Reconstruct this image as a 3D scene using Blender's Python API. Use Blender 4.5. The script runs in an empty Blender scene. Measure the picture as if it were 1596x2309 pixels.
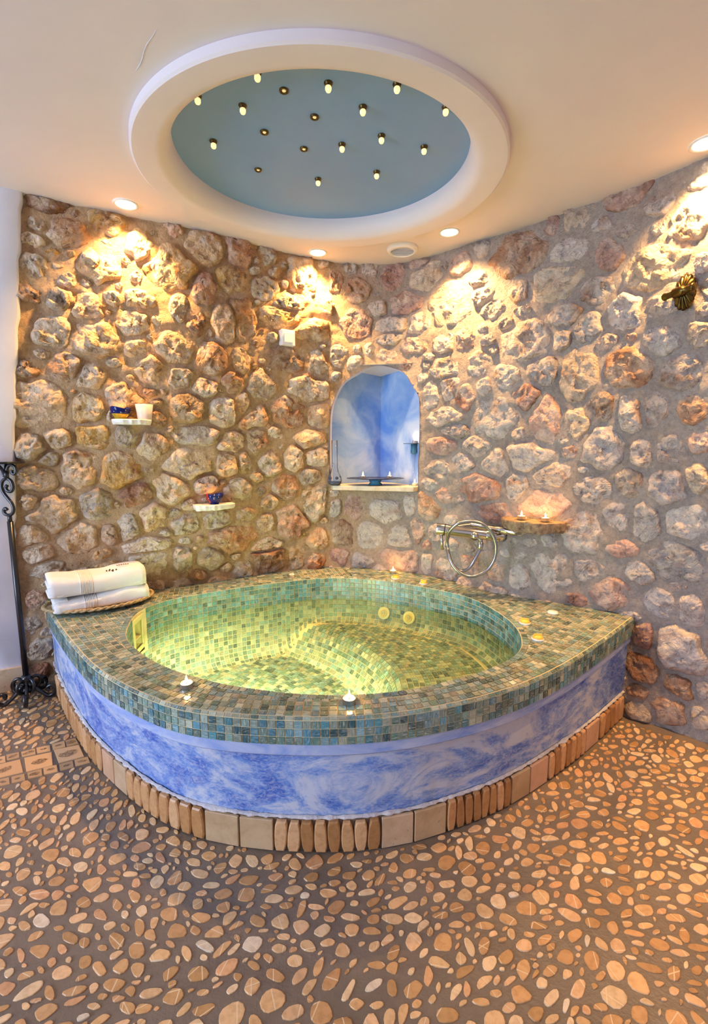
import bpy, bmesh, math, random
import numpy as np
from mathutils import Vector, Matrix, noise, Euler

random.seed(7)
rng = np.random.default_rng(11)
scene = bpy.context.scene
COL = scene.collection

# ------------------------------------------------------------------ camera
FPX, CX, CY, HORIZON, CAM_H = 1064.0, 798.0, 1154.5, 1005.0, 1.2
PITCH = math.atan((CY - HORIZON) / FPX)
cam_data = bpy.data.cameras.new('camera')
cam_data.sensor_fit = 'VERTICAL'
cam_data.sensor_height = 36.0
cam_data.lens = FPX * 36.0 / 2309.0
cam_data.clip_start = 0.02
cam = bpy.data.objects.new('camera', cam_data)
COL.objects.link(cam)
cam.location = (0, 0, CAM_H)
cam.rotation_euler = (math.pi / 2 - PITCH, 0, 0)
scene.camera = cam

# ------------------------------------------------------------------ world, daylight, exposure
world = bpy.data.worlds.new('world')
scene.world = world
world.use_nodes = True
bg = world.node_tree.nodes['Background']
bg.inputs[0].default_value = (0.98, 0.88, 1.0, 1)
bg.inputs[1].default_value = 0.54

def area_light(name, loc, target, sx, sy, energy, color):
    l = bpy.data.lights.new(name, 'AREA')
    l.shape = 'RECTANGLE'; l.size = sx; l.size_y = sy
    l.energy = energy; l.color = color
    o = bpy.data.objects.new(name, l); COL.objects.link(o)
    o.location = loc
    d = Vector(target) - Vector(loc)
    o.rotation_euler = d.to_track_quat('-Z', 'Y').to_euler()
    return o
# daylight of the glazed door in the unseen left part of the room
area_light('window_daylight', (-3.6, -1.0, 1.3), (0.2, 1.9, 1.0), 1.4, 2.0, 165, (0.56, 0.72, 1.0))

WARM = (1.0, 0.55, 0.19)
DOWN_W = 92.0
vs = scene.view_settings
vs.view_transform = 'Standard'
vs.look = 'None'
vs.gamma = 1.0
vs.use_curve_mapping = False
vs.exposure = 0.06
cy = scene.cycles
cy.max_bounces = 5; cy.diffuse_bounces = 3; cy.glossy_bounces = 2; cy.transmission_bounces = 3; cy.transparent_max_bounces = 8
cy.adaptive_threshold = 0.03
cy.caustics_reflective = False; cy.caustics_refractive = False

# ------------------------------------------------------------------ helpers
def ray(px, py):
    u = (px - CX) / FPX; v = (CY - py) / FPX
    c, s = math.cos(PITCH), math.sin(PITCH)
    return Vector((u, c + v * s, v * c - s))
def at(px, py, z):
    r = ray(px, py); t = (z - CAM_H) / r.z
    return Vector((r.x * t, r.y * t, z))
def at_y(px, py, y):
    r = ray(px, py); t = y / r.y
    return Vector((r.x * t, y, CAM_H + r.z * t))
def project(p):
    x, y, z = p[0], p[1], p[2] - CAM_H
    c, s = math.cos(PITCH), math.sin(PITCH)
    d = y * c - z * s; up = z * c + y * s
    return CX + FPX * x / d, CY - FPX * up / d, d

def srgb(r, g, b):
    f = lambda v: (v / 255.0 / 12.92) if v / 255.0 <= 0.04045 else ((v / 255.0 + 0.055) / 1.055) ** 2.4
    return (f(r), f(g), f(b))

class MB:
    """Collects vertices and faces for one mesh object, with a colour and uv per face corner."""
    def __init__(self):
        self.v = []; self.f = []; self.c = []; self.uv = []; self.has_c = False; self.has_uv = False
    def add(self, verts, faces, col=None, uvs=None):
        b = len(self.v)
        self.v.extend([tuple(p) for p in verts])
        for i, fc in enumerate(faces):
            self.f.append([b + k for k in fc])
            self.c.append(col if col is not None else (1, 1, 1))
            self.uv.append(uvs[i] if uvs is not None else None)
        if col is not None: self.has_c = True
        if uvs is not None: self.has_uv = True
        return self
    def box(self, lo, hi, col=None):
        x0, y0, z0 = lo; x1, y1, z1 = hi
        v = [(x0,y0,z0),(x1,y0,z0),(x1,y1,z0),(x0,y1,z0),(x0,y0,z1),(x1,y0,z1),(x1,y1,z1),(x0,y1,z1)]
        return self.add(v, [(3,2,1,0),(4,5,6,7),(0,1,5,4),(1,2,6,5),(2,3,7,6),(3,0,4,7)], col)
    def obox(self, c, ax, ay, az, col=None, bev=0.0):
        c = Vector(c); ax = Vector(ax); ay = Vector(ay); az = Vector(az)
        v = []
        for k in (-1, 1):
            for i, j in ((-1,-1),(1,-1),(1,1),(-1,1)):
                v.append(c + ax*i + ay*j + az*k)
        return self.add(v, [(3,2,1,0),(4,5,6,7),(0,1,5,4),(1,2,6,5),(2,3,7,6),(3,0,4,7)], col)
    def lathe(self, prof, n=24, col=None, origin=(0,0,0), rot=None, squash=1.0, cap=True):
        verts = []; faces = []
        for r, z in prof:
            for k in range(n):
                a = 2*math.pi*k/n
                verts.append(Vector((r*math.cos(a), r*math.sin(a)*squash, z)))
        for i in range(len(prof)-1):
            for k in range(n):
                k2 = (k+1) % n
                faces.append((i*n+k, i*n+k2, (i+1)*n+k2, (i+1)*n+k))
        if cap:
            if prof[0][0] > 1e-5: faces.append(tuple(range(n))[::-1])
            if prof[-1][0] > 1e-5: faces.append(tuple((len(prof)-1)*n+k for k in range(n)))
        if rot is not None: verts = [rot @ p for p in verts]
        o = Vector(origin)
        return self.add([p + o for p in verts], faces, col)
    def tube(self, path, rad, n=8, col=None, cap=True):
        path = [Vector(p) for p in path]
        m = len(path)
        rads = rad if isinstance(rad, (list, tuple)) else [rad]*m
        verts = []; faces = []
        t0 = (path[1]-path[0]).normalized()
        up = Vector((0,0,1)) if abs(t0.z) < 0.9 else Vector((1,0,0))
        nrm = t0.cross(up).normalized()
        for i, p in enumerate(path):
            t = (path[min(i+1,m-1)] - path[max(i-1,0)]).normalized()
            nrm = (nrm - t*nrm.dot(t)).normalized()
            b = t.cross(nrm)
            for k in range(n):
                a = 2*math.pi*k/n
                verts.append(p + (nrm*math.cos(a) + b*math.sin(a))*rads[i])
        for i in range(m-1):
            for k in range(n):
                k2 = (k+1) % n
                faces.append((i*n+k, i*n+k2, (i+1)*n+k2, (i+1)*n+k))
        if cap:
            faces.append(tuple(range(n))[::-1]); faces.append(tuple((m-1)*n+k for k in range(n)))
        return self.add(verts, faces, col)
    def build(self, name, mat, parent=None, smooth=False, center=False, fix=True):
        off = Vector((0,0,0))
        v = self.v
        if center:
            a = np.array(v); off = Vector(((a.min(0)+a.max(0))/2).tolist())
            v = [(p[0]-off.x, p[1]-off.y, p[2]-off.z) for p in v]
        me = bpy.data.meshes.new(name)
        me.from_pydata(v, [], self.f)
        if self.has_c:
            ca = me.color_attributes.new('Col', 'FLOAT_COLOR', 'CORNER')
            arr = np.ones((len(me.loops), 4), dtype=np.float32)
            cnt = [len(f) for f in self.f]
            arr[:, :3] = np.repeat(np.array(self.c, dtype=np.float32), cnt, axis=0)
            ca.data.foreach_set('color', arr.ravel())
        if self.has_uv:
            ul = me.uv_layers.new(name='UVMap')
            out = []
            for f, u in zip(self.f, self.uv):
                out.extend(u if u is not None else [(0,0)]*len(f))
            ul.data.foreach_set('uv', np.array(out, dtype=np.float32).ravel())
        if smooth: me.polygons.foreach_set('use_smooth', [True]*len(me.polygons))
        me.materials.append(MAT[mat] if isinstance(mat, str) else mat)
        me.update()
        o = bpy.data.objects.new(name, me); COL.objects.link(o)
        o.location = off
        if parent is not None: o.parent = parent
        return o

def fix_normals(o):
    bm = bmesh.new(); bm.from_mesh(o.data); bmesh.ops.recalc_face_normals(bm, faces=bm.faces); bm.to_mesh(o.data); bm.free()
    return o
def bevel(o, w, seg=2):
    m = o.modifiers.new('bevel', 'BEVEL'); m.width = w; m.segments = seg; m.limit_method = 'ANGLE'
    return o
def tag(o, label, cat=None, group=None, kind=None):
    o['label'] = label
    if cat: o['category'] = cat
    if group: o['group'] = group
    if kind: o['kind'] = kind
    return o
def thing(name, label, cat, loc=(0,0,0), rotz=0.0, group=None):
    o = bpy.data.objects.new(name, None); COL.objects.link(o)
    o.empty_display_size = 0.05
    o.location = loc; o.rotation_euler = (0, 0, rotz)
    return tag(o, label, cat, group)

def catmull(pts, n, closed=False):
    P = [np.array(p, float) for p in pts]
    m = len(P); out = []
    segs = m if closed else m-1
    for i in range(segs):
        p0 = P[(i-1) % m] if closed else P[max(i-1,0)]
        p1 = P[i]; p2 = P[(i+1) % m]
        p3 = P[(i+2) % m] if closed else P[min(i+2,m-1)]
        for k in range(n):
            t = k/n
            out.append(0.5*((2*p1)+(-p0+p2)*t+(2*p0-5*p1+4*p2-p3)*t*t+(-p0+3*p1-3*p2+p3)*t**3))
    if not closed: out.append(P[-1])
    return np.array(out)
def resample(P, step=None, n=None, closed=False):
    Q = np.vstack([P, P[:1]]) if closed else P
    d = np.r_[0, np.cumsum(np.linalg.norm(np.diff(Q, axis=0), axis=1))]
    L = d[-1]
    if n is None: n = max(2, int(round(L/step)))
    t = np.linspace(0, L, n, endpoint=not closed)
    return np.stack([np.interp(t, d, Q[:,k]) for k in range(Q.shape[1])], 1), L
def smooth_poly(P, it, closed):
    for _ in range(it):
        if closed: P = (np.roll(P,1,0)+2*P+np.roll(P,-1,0))/4
        else: P[1:-1] = (P[:-2]+2*P[1:-1]+P[2:])/4
    return P
def dist_poly(X, P, closed=False):
    """distance of points X to polyline P (vectorised)"""
    A = P; B = np.roll(P,-1,0)
    if not closed: A = A[:-1]; B = B[:-1]
    out = np.full(len(X), 1e9)
    AB = B-A; L2 = (AB**2).sum(1)+1e-12
    for s in range(0, len(X), 4000):
        x = X[s:s+4000]
        d = x[:,None,:]-A[None]
        t = np.clip((d*AB[None]).sum(2)/L2[None],0,1)
        e = d - t[...,None]*AB[None]
        out[s:s+4000] = np.sqrt((e**2).sum(2)).min(1)
    return out
def inside(X, P):
    x, y = X[:,0], X[:,1]; r = np.zeros(len(X), bool)
    n = len(P)
    for i in range(n):
        x0,y0 = P[i]; x1,y1 = P[(i+1)%n]
        c = ((y0>y)!=(y1>y))
        if not c.any(): continue
        xi = (x1-x0)*(y-y0)/((y1-y0) if abs(y1-y0)>1e-12 else 1e-12)+x0
        r ^= c & (x<xi)
    return r
def fbm(x, y, z, sc, octv=4, H=0.8):
    return noise.fractal(Vector((x*sc, y*sc, z*sc)), H, 2.1, octv)

# ------------------------------------------------------------------ materials
MAT = {}
def new_mat(name):
    m = bpy.data.materials.new(name); m.use_nodes = True
    nt = m.node_tree
    b = nt.nodes['Principled BSDF']
    MAT[name] = m
    return m, nt, b
def N(nt, typ, **kw):
    n = nt.nodes.new(typ)
    for k, v in kw.items(): setattr(n, k, v)
    return n
def noise_node(nt, vec, scale, detail=6, rough=0.6, dist=0.0):
    n = N(nt, 'ShaderNodeTexNoise')
    n.inputs['Scale'].default_value = scale; n.inputs['Detail'].default_value = detail
    n.inputs['Roughness'].default_value = rough; n.inputs['Distortion'].default_value = dist
    if vec is not None: nt.links.new(vec, n.inputs['Vector'])
    return n
def ramp(nt, fac, stops):
    r = N(nt, 'ShaderNodeValToRGB')
    e = r.color_ramp.elements
    while len(e) < len(stops): e.new(0.5)
    for i, (p, c) in enumerate(stops):
        e[i].position = p; e[i].color = (c[0], c[1], c[2], 1)
    nt.links.new(fac, r.inputs[0])
    return r
def mixc(nt, fac, a, b, mode='MIX'):
    m = N(nt, 'ShaderNodeMix'); m.data_type = 'RGBA'; m.blend_type = mode
    for s, val in ((0, fac), (6, a), (7, b)):
        if hasattr(val, 'links') or isinstance(val, bpy.types.NodeSocket): nt.links.new(val, m.inputs[s])
        elif isinstance(val, (int, float)): m.inputs[s].default_value = val
        else: m.inputs[s].default_value = (val[0], val[1], val[2], 1)
    return m.outputs[2]
def bump(nt, b, h, strength, dist=0.01, prev=None):
    n = N(nt, 'ShaderNodeBump'); n.inputs['Strength'].default_value = strength; n.inputs['Distance'].default_value = dist
    nt.links.new(h, n.inputs['Height'])
    if prev is not None: nt.links.new(prev, n.inputs['Normal'])
    nt.links.new(n.outputs[0], b.inputs['Normal'])
    return n.outputs[0]
def pos(nt): return N(nt, 'ShaderNodeNewGeometry').outputs['Position']
def stretch(nt, vec, sx, sy, sz, rot=(0,0,0)):
    m = N(nt, 'ShaderNodeMapping'); m.inputs['Scale'].default_value = (sx, sy, sz); m.inputs['Rotation'].default_value = rot
    nt.links.new(vec, m.inputs['Vector']); return m.outputs[0]
def plain(name, col, rough=0.5, metal=0.0, spec=0.5, **kw):
    m, nt, b = new_mat(name)
    b.inputs['Base Color'].default_value = (*col, 1)
    b.inputs['Roughness'].default_value = rough; b.inputs['Metallic'].default_value = metal
    b.inputs['Specular IOR Level'].default_value = spec
    for k, v in kw.items(): b.inputs[k.replace('_', ' ')].default_value = v
    return m, nt, b
def speckled(name, c1, c2, scale, rough=0.5, bs=0.0, bscale=None, metal=0.0):
    m, nt, b = new_mat(name)
    p = pos(nt); n = noise_node(nt, p, scale, 4, 0.62)
    r = ramp(nt, n.outputs[0], [(0.3, c1), (0.7, c2)])
    nt.links.new(r.outputs[0], b.inputs['Base Color'])
    b.inputs['Roughness'].default_value = rough; b.inputs['Metallic'].default_value = metal
    if bs > 0:
        n2 = noise_node(nt, p, bscale or scale*4, 4, 0.65)
        bump(nt, b, n2.outputs[0], bs, 0.01)
    return m, nt, b

def build_materials():
    # rough stones: own colour per stone, mottling and grit on top
    m, nt, b = new_mat('rough_stone')
    at_ = N(nt, 'ShaderNodeVertexColor'); at_.layer_name = 'Col'
    p = pos(nt)
    n1 = noise_node(nt, p, 7, 4, 0.65, 0.8)
    n2 = noise_node(nt, p, 26, 3, 0.7, 0.3)
    n3 = noise_node(nt, p, 4.0, 3, 0.6, 1.5)
    light = mixc(nt, 0.55, at_.outputs[0], srgb(232, 218, 198))
    c1 = mixc(nt, ramp(nt, n1.outputs[0], [(0.42, (0,0,0)), (0.66, (1,1,1))]).outputs[0], at_.outputs[0], light)
    rust = mixc(nt, 1.0, at_.outputs[0], srgb(205, 150, 100), 'MULTIPLY')
    c2 = mixc(nt, ramp(nt, n3.outputs[0], [(0.54, (0,0,0)), (0.70, (0.65,0.65,0.65))]).outputs[0], c1, rust)
    dk = mixc(nt, 1.0, c2, (0.60, 0.58, 0.58), 'MULTIPLY')
    c3 = mixc(nt, ramp(nt, n2.outputs[0], [(0.30, (1,1,1)), (0.48, (0,0,0))]).outputs[0], c2, dk)
    nt.links.new(c3, b.inputs['Base Color'])
    b.inputs['Roughness'].default_value = 0.72; b.inputs['Specular IOR Level'].default_value = 0.35
    n4 = noise_node(nt, p, 34, 5, 0.7, 0.6)
    vr = N(nt, 'ShaderNodeTexVoronoi'); vr.inputs['Scale'].default_value = 24
    ds = noise_node(nt, p, 9, 1, 0.6); 
    mx = mixc(nt, 0.25, p, ds.outputs[1], 'LINEAR_LIGHT')
    nt.links.new(mx, vr.inputs['Vector'])
    nb = bump(nt, b, vr.outputs['Distance'], 0.55, 0.012)
    bump(nt, b, n4.outputs[0], 0.9, 0.020, nb)
    # mortar between them, warmer on the left wall than on the right
    m, nt, b = new_mat('wall_mortar')
    p = pos(nt)
    sx = N(nt, 'ShaderNodeSeparateXYZ'); nt.links.new(p, sx.inputs[0])
    mr = N(nt, 'ShaderNodeMapRange'); mr.inputs[1].default_value = -0.25; mr.inputs[2].default_value = 0.35; nt.links.new(sx.outputs[0], mr.inputs[0])
    n1 = noise_node(nt, p, 3.5, 3, 0.6); n2 = noise_node(nt, p, 60, 3, 0.7)
    warm = ramp(nt, n1.outputs[0], [(0.3, srgb(182,148,110)), (0.7, srgb(212,178,138))])
    grey = ramp(nt, n1.outputs[0], [(0.3, srgb(164,152,142)), (0.7, srgb(192,180,170))])
    c0 = mixc(nt, mr.outputs[0], warm.outputs[0], grey.outputs[0])
    dkm = mixc(nt, 1.0, c0, (0.66, 0.62, 0.58), 'MULTIPLY')
    c = mixc(nt, ramp(nt, n2.outputs[0], [(0.35, (0.6,0.6,0.6)), (0.58, (0,0,0))]).outputs[0], c0, dkm)
    nt.links.new(c, b.inputs['Base Color']); b.inputs['Roughness'].default_value = 0.9
    n3 = noise_node(nt, p, 90, 4, 0.75)
    bump(nt, b, n3.outputs[0], 1.0, 0.014)
    speckled('lime_mortar', srgb(176, 170, 176), srgb(222, 214, 208), 30, 0.85, 0.5, 90)
    # paints and plaster
    speckled('white_plaster', srgb(200, 200, 208), srgb(214, 214, 222), 3, 0.65, 0.12, 14)
    speckled('ceiling_paint', srgb(226, 216, 214), srgb(234, 225, 222), 1.5, 0.6, 0.05, 9)
    speckled('recess_paint', srgb(112, 150, 200), srgb(120, 158, 206), 1.2, 0.55, 0.04, 12)
    m, nt, b = new_mat('blue_wash')
    p = pos(nt); q = stretch(nt, p, 1, 1, 2.2)
    n1 = noise_node(nt, q, 3.4, 7, 0.70, 0.8); n2 = noise_node(nt, q, 34, 5, 0.8, 1.6)
    r1 = ramp(nt, n1.outputs[0], [(0.40, srgb(50, 94, 180)), (0.48, srgb(108, 142, 202)), (0.57, srgb(190, 196, 210))])
    r2 = ramp(nt, n2.outputs[0], [(0.45, (0,0,0)), (0.64, (0.6,0.6,0.6))])
    c = mixc(nt, r2.outputs[0], r1.outputs[0], srgb(196, 198, 216))
    nt.links.new(c, b.inputs['Base Color']); b.inputs['Roughness'].default_value = 0.5
    bump(nt, b, n2.outputs[0], 0.25, 0.004)
    m, nt, b = new_mat('pale_blue_wash')
    p = pos(nt); n1 = noise_node(nt, stretch(nt, p, 1, 1, 3), 5, 7, 0.7, 0.6)
    r1 = ramp(nt, n1.outputs[0], [(0.36, srgb(122, 150, 210)), (0.62, srgb(184, 192, 216))])
    nt.links.new(r1.outputs[0], b.inputs['Base Color']); b.inputs['Roughness'].default_value = 0.55
    m, nt, b = new_mat('niche_paint')
    p = pos(nt); n1 = noise_node(nt, p, 4, 6, 0.6, 1.0)
    r1 = ramp(nt, n1.outputs[0], [(0.36, srgb(96, 142, 220)), (0.62, srgb(158, 186, 230))])
    nt.links.new(r1.outputs[0], b.inputs['Base Color']); b.inputs['Roughness'].default_value = 0.7
    bump(nt, b, n1.outputs[0], 0.15, 0.01)
    # glass mosaic
    def tile_mat(name, rough):
        m, nt, b = new_mat(name)
        a = N(nt, 'ShaderNodeVertexColor'); a.layer_name = 'Col'
        uv = N(nt, 'ShaderNodeUVMap'); uv.uv_map = 'UVMap'
        n1 = noise_node(nt, stretch(nt, uv.outputs[0], 0.55, 3.2, 1), 1.6, 4, 0.55, 1.4)
        lt = mixc(nt, 0.6, a.outputs[0], srgb(214, 216, 200)); dk = mixc(nt, 1.0, a.outputs[0], (0.42, 0.46, 0.44), 'MULTIPLY')
        c1 = mixc(nt, ramp(nt, n1.outputs[0], [(0.52, (0,0,0)), (0.72, (1,1,1))]).outputs[0], a.outputs[0], lt)
        c2 = mixc(nt, ramp(nt, n1.outputs[0], [(0.30, (1,1,1)), (0.46, (0,0,0))]).outputs[0], c1, dk)
        nt.links.new(c2, b.inputs['Base Color'])
        b.inputs['Roughness'].default_value = rough; b.inputs['Specular IOR Level'].default_value = 0.6
    tile_mat('mosaic_glass', 0.16)
    speckled('grout', srgb(206, 188, 146), srgb(226, 208, 166), 20, 0.85, 0.2, 200)
    # pebbles and floor
    m, nt, b = new_mat('pebble')
    a = N(nt, 'ShaderNodeVertexColor'); a.layer_name = 'Col'
    p = pos(nt)
    n2 = noise_node(nt, p, 60, 3, 0.6)
    uv = N(nt, 'ShaderNodeUVMap'); uv.uv_map = 'UVMap'      # two straight calcite veins per pebble, many of them missing it
    wob = mixc(nt, 0.02, uv.outputs[0], n2.outputs[1], 'LINEAR_LIGHT')
    sp = N(nt, 'ShaderNodeSeparateXYZ'); nt.links.new(wob, sp.inputs[0])
    ab = []
    for k in (0, 1):
        d1 = N(nt, 'ShaderNodeMath', operation='SUBTRACT'); nt.links.new(sp.outputs[k], d1.inputs[0]); d1.inputs[1].default_value = 3.0
        d2 = N(nt, 'ShaderNodeMath', operation='ABSOLUTE'); nt.links.new(d1.outputs[0], d2.inputs[0]); ab.append(d2)
    msk0 = N(nt, 'ShaderNodeMath', operation='MINIMUM'); nt.links.new(ab[0].outputs[0], msk0.inputs[0]); nt.links.new(ab[1].outputs[0], msk0.inputs[1])
    msk = N(nt, 'ShaderNodeMath', operation='MULTIPLY'); msk.inputs[1].default_value = 0.75
    nt.links.new(ramp(nt, msk0.outputs[0], [(0.03, (1,1,1)), (0.06, (0,0,0))]).outputs[0], msk.inputs[0])
    dk = mixc(nt, 1.0, a.outputs[0], (0.72, 0.66, 0.58), 'MULTIPLY')
    c1 = mixc(nt, ramp(nt, n2.outputs[0], [(0.36, (0.6,0.6,0.6)), (0.56, (0,0,0))]).outputs[0], a.outputs[0], dk)
    c2 = mixc(nt, msk.outputs[0], c1, srgb(238, 214, 176))
    nt.links.new(c2, b.inputs['Base Color']); b.inputs['Roughness'].default_value = 0.34
    speckled('floor_mortar', srgb(108, 94, 82), srgb(132, 116, 100), 5, 0.42, 0.25, 70)
    m, nt, b = new_mat('travertine')
    a = N(nt, 'ShaderNodeVertexColor'); a.layer_name = 'Col'
    p = pos(nt); n1 = noise_node(nt, p, 9, 7, 0.65, 0.4); n2 = noise_node(nt, p, 90, 6, 0.7)
    dk = mixc(nt, 1.0, a.outputs[0], (0.74, 0.66, 0.56), 'MULTIPLY')
    c1 = mixc(nt, ramp(nt, n1.outputs[0], [(0.38, (0.7,0.7,0.7)), (0.6, (0,0,0))]).outputs[0], a.outputs[0], dk)
    c2 = mixc(nt, ramp(nt, n2.outputs[0], [(0.30, (0.8,0.8,0.8)), (0.38, (0,0,0))]).outputs[0], c1, srgb(112, 84, 62))
    nt.links.new(c2, b.inputs['Base Color']); b.inputs['Roughness'].default_value = 0.5
    bump(nt, b, n2.outputs[0], 0.2, 0.004)
    m, nt, b = new_mat('fossil_marble')
    uv = N(nt, 'ShaderNodeUVMap'); uv.uv_map = 'UVMap'
    a = N(nt, 'ShaderNodeVertexColor'); a.layer_name = 'Col'
    p = pos(nt)
    g = N(nt, 'ShaderNodeVectorMath', operation='DISTANCE'); 
    nd = noise_node(nt, p, 45, 5, 0.7)
    sc = stretch(nt, uv.outputs[0], 0.62, 1.15, 0.0, (0,0,0.35))
    nt.links.new(mixc(nt, 0.35, sc, nd.outputs[1], 'LINEAR_LIGHT'), g.inputs[0]); g.inputs[1].default_value = (0, 0, 0)
    nd2 = noise_node(nt, p, 160, 4, 0.7)
    mm = N(nt, 'ShaderNodeMath', operation='MULTIPLY')
    nt.links.new(ramp(nt, g.outputs['Value'], [(0.50, (1,1,1)), (0.56, (0,0,0))]).outputs[0], mm.inputs[0])
    nt.links.new(ramp(nt, nd2.outputs[0], [(0.40, (1,1,1)), (0.60, (0.3,0.3,0.3))]).outputs[0], mm.inputs[1])
    c = mixc(nt, mm.outputs[0], a.outputs[0], srgb(104, 76, 44))
    nt.links.new(c, b.inputs['Base Color']); b.inputs['Roughness'].default_value = 0.3
    # things
    plain('chrome', (0.62, 0.60, 0.56), 0.12, 1.0)
    plain('steel_hose', (0.40, 0.42, 0.46), 0.28, 1.0)
    plain('black_iron', (0.006, 0.006, 0.008), 0.28, 0.0, 0.7)
    plain('antique_bronze', (0.11, 0.075, 0.025), 0.32, 1.0)
    plain('aluminium', (0.72, 0.72, 0.74), 0.3, 1.0)
    plain('wax', srgb(244, 236, 220), 0.4)
    plain('wick', (0.02, 0.02, 0.02), 0.9)
    plain('white_plastic', srgb(236, 234, 228), 0.35)
    plain('yellow_plastic', srgb(240, 200, 78), 0.35)
    plain('cream_plastic', srgb(232, 220, 158), 0.35)
    plain('dark_line', (0.03, 0.025, 0.02), 0.8)
    plain('thread_brown', srgb(120, 84, 60), 0.8)
    speckled('marble_shelf', srgb(226, 218, 200), srgb(244, 238, 226), 14, 0.4, 0.3, 40)
    speckled('sill_stone', srgb(196, 180, 148), srgb(224, 212, 186), 18, 0.45, 0.3, 50)
    speckled('drift_wood', srgb(92, 74, 58), srgb(176, 148, 116), 40, 0.85, 0.9, 60)
    m, nt, b = new_mat('terry_cloth')
    b.inputs['Base Color'].default_value = (*srgb(246, 243, 238), 1); b.inputs['Roughness'].default_value = 0.95
    n1 = noise_node(nt, pos(nt), 420, 3, 0.7); bump(nt, b, n1.outputs[0], 0.55, 0.006)
    m, nt, b = new_mat('wicker')
    n1 = noise_node(nt, pos(nt), 60, 5, 0.6)
    r = ramp(nt, n1.outputs[0], [(0.3, srgb(132, 104, 66)), (0.7, srgb(206, 180, 132))])
    nt.links.new(r.outputs[0], b.inputs['Base Color']); b.inputs['Roughness'].default_value = 0.6
    def glass(name, col, alpha, rough=0.05, ior=1.4):
        m, nt, b = new_mat(name)
        nt.nodes.remove(b)
        out = nt.nodes['Material Output']
        t = N(nt, 'ShaderNodeBsdfTransparent'); t.inputs[0].default_value = (*col, 1)
        d = N(nt, 'ShaderNodeBsdfDiffuse'); d.inputs[0].default_value = (*col, 1)
        g = N(nt, 'ShaderNodeBsdfGlossy'); g.inputs['Roughness'].default_value = rough
        fr = N(nt, 'ShaderNodeFresnel'); fr.inputs[0].default_value = ior
        m1 = N(nt, 'ShaderNodeMixShader'); m1.inputs[0].default_value = alpha
        nt.links.new(t.outputs[0], m1.inputs[1]); nt.links.new(d.outputs[0], m1.inputs[2])
        m2 = N(nt, 'ShaderNodeMixShader')
        nt.links.new(fr.outputs[0], m2.inputs[0]); nt.links.new(m1.outputs[0], m2.inputs[1]); nt.links.new(g.outputs[0], m2.inputs[2])
        nt.links.new(m2.outputs[0], out.inputs[0])
        return m, nt, g
    glass('clear_glass', (0.86, 0.91, 0.97), 0.06, 0.05, 1.22)
    glass('blue_glass', (0.16, 0.52, 0.72), 0.30)
    glass('dark_glass', (0.10, 0.14, 0.30), 0.35)
    glass('cobalt_glass', (0.01, 0.02, 0.22), 0.55)
    glass('amber_glass', (0.90, 0.60, 0.05), 0.55)
    glass('red_glass', (0.75, 0.04, 0.02), 0.60)
    glass('frosted_glass', (0.94, 0.82, 0.76), 0.72, 0.4)
    m, nt, g = glass('water', (0.86, 0.97, 0.84), 0.015, 0.03)
    fr = [n for n in nt.nodes if n.type == 'FRESNEL'][0]; fr.inputs[0].default_value = 1.33
    bn = N(nt, 'ShaderNodeBump'); bn.inputs['Strength'].default_value = 0.12; bn.inputs['Distance'].default_value = 0.02
    wn = noise_node(nt, pos(nt), 9, 3, 0.5, 0.6); nt.links.new(wn.outputs[0], bn.inputs['Height'])
    nt.links.new(bn.outputs[0], g.inputs['Normal']); nt.links.new(bn.outputs[0], fr.inputs['Normal'])
    def emit(name, col, s):
        m, nt, b = new_mat(name)
        b.inputs['Base Color'].default_value = (*col, 1)
        b.inputs['Emission Color'].default_value = (*col, 1); b.inputs['Emission Strength'].default_value = s
    emit('flame', (1.0, 0.62, 0.18), 7)
    emit('lamp_lens', (1.0, 0.80, 0.45), 12)
    emit('star_glow', (1.0, 0.80, 0.38), 1.0)
    emit('star_dim', (0.9, 0.75, 0.35), 0.5)
    emit('pool_lens', (0.9, 1.0, 0.5), 3)
build_materials()
# ------------------------------------------------------------------ the room: wall surface
ZC, ZR = 2.24, 0.44
W_CEIL = [(-950,-2.90,1.29),(0,-1.452,2.102),(50,-1.391,2.143),(300,-1.015,2.338),(500,-.659,2.522),(600,-.468,2.682),(700,-.245,2.833),(800,.005,2.912),(870,.186,2.919),(930,.334,2.866),(1000,.487,2.741),(1100,.678,2.557),(1200,.85,2.417),(1350,1.054,2.198),(1480,1.194,2.027),(1596,1.29,1.882),(2524,2.06,.72)]
W_RIM = [(-950,-3.05,1.37),(50,-1.60,2.24),(105,-1.51,2.27),(335,-1.093,2.43),(470,-.817,2.571),(580,-.575,2.727),(660,-.377,2.828),(749,-.137,2.903),(800,.006,2.903),(860,.171,2.849),(924,.338,2.776),(985,.482,2.66),(1048,.613,2.528),(1110,.73,2.407),(1172,.839,2.304),(1296,1.056,2.171),(1412,1.237,2.058),(1430,1.26,2.035),(1596,1.43,1.84),(2524,2.2,.70)]
W_FLOOR = [(-950,-3.12,1.40),(50,-1.68,2.25),(128,-1.54,2.29),(335,-1.12,2.46),(470,-.82,2.58),(749,-.137,2.90),(860,.171,2.849),(985,.482,2.66),(1110,.73,2.407),(1296,1.02,2.10),(1402,1.2,1.975),(1500,1.33,1.885),(1596,1.44,1.79),(2524,2.25,.68)]
U = np.arange(-950, 2525, 4.0)
def _curve(tab):
    t = np.array(tab)
    c = np.stack([np.interp(U, t[:,0], t[:,1]), np.interp(U, t[:,0], t[:,2])], 1)
    k = np.ones(13)/13
    for a in range(2):
        pad = np.r_[2*c[0,a]-c[6:0:-1,a], c[:,a], 2*c[-1,a]-c[-2:-8:-1,a]]
        c[:,a] = np.convolve(pad, k, 'valid')
    return c
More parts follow.
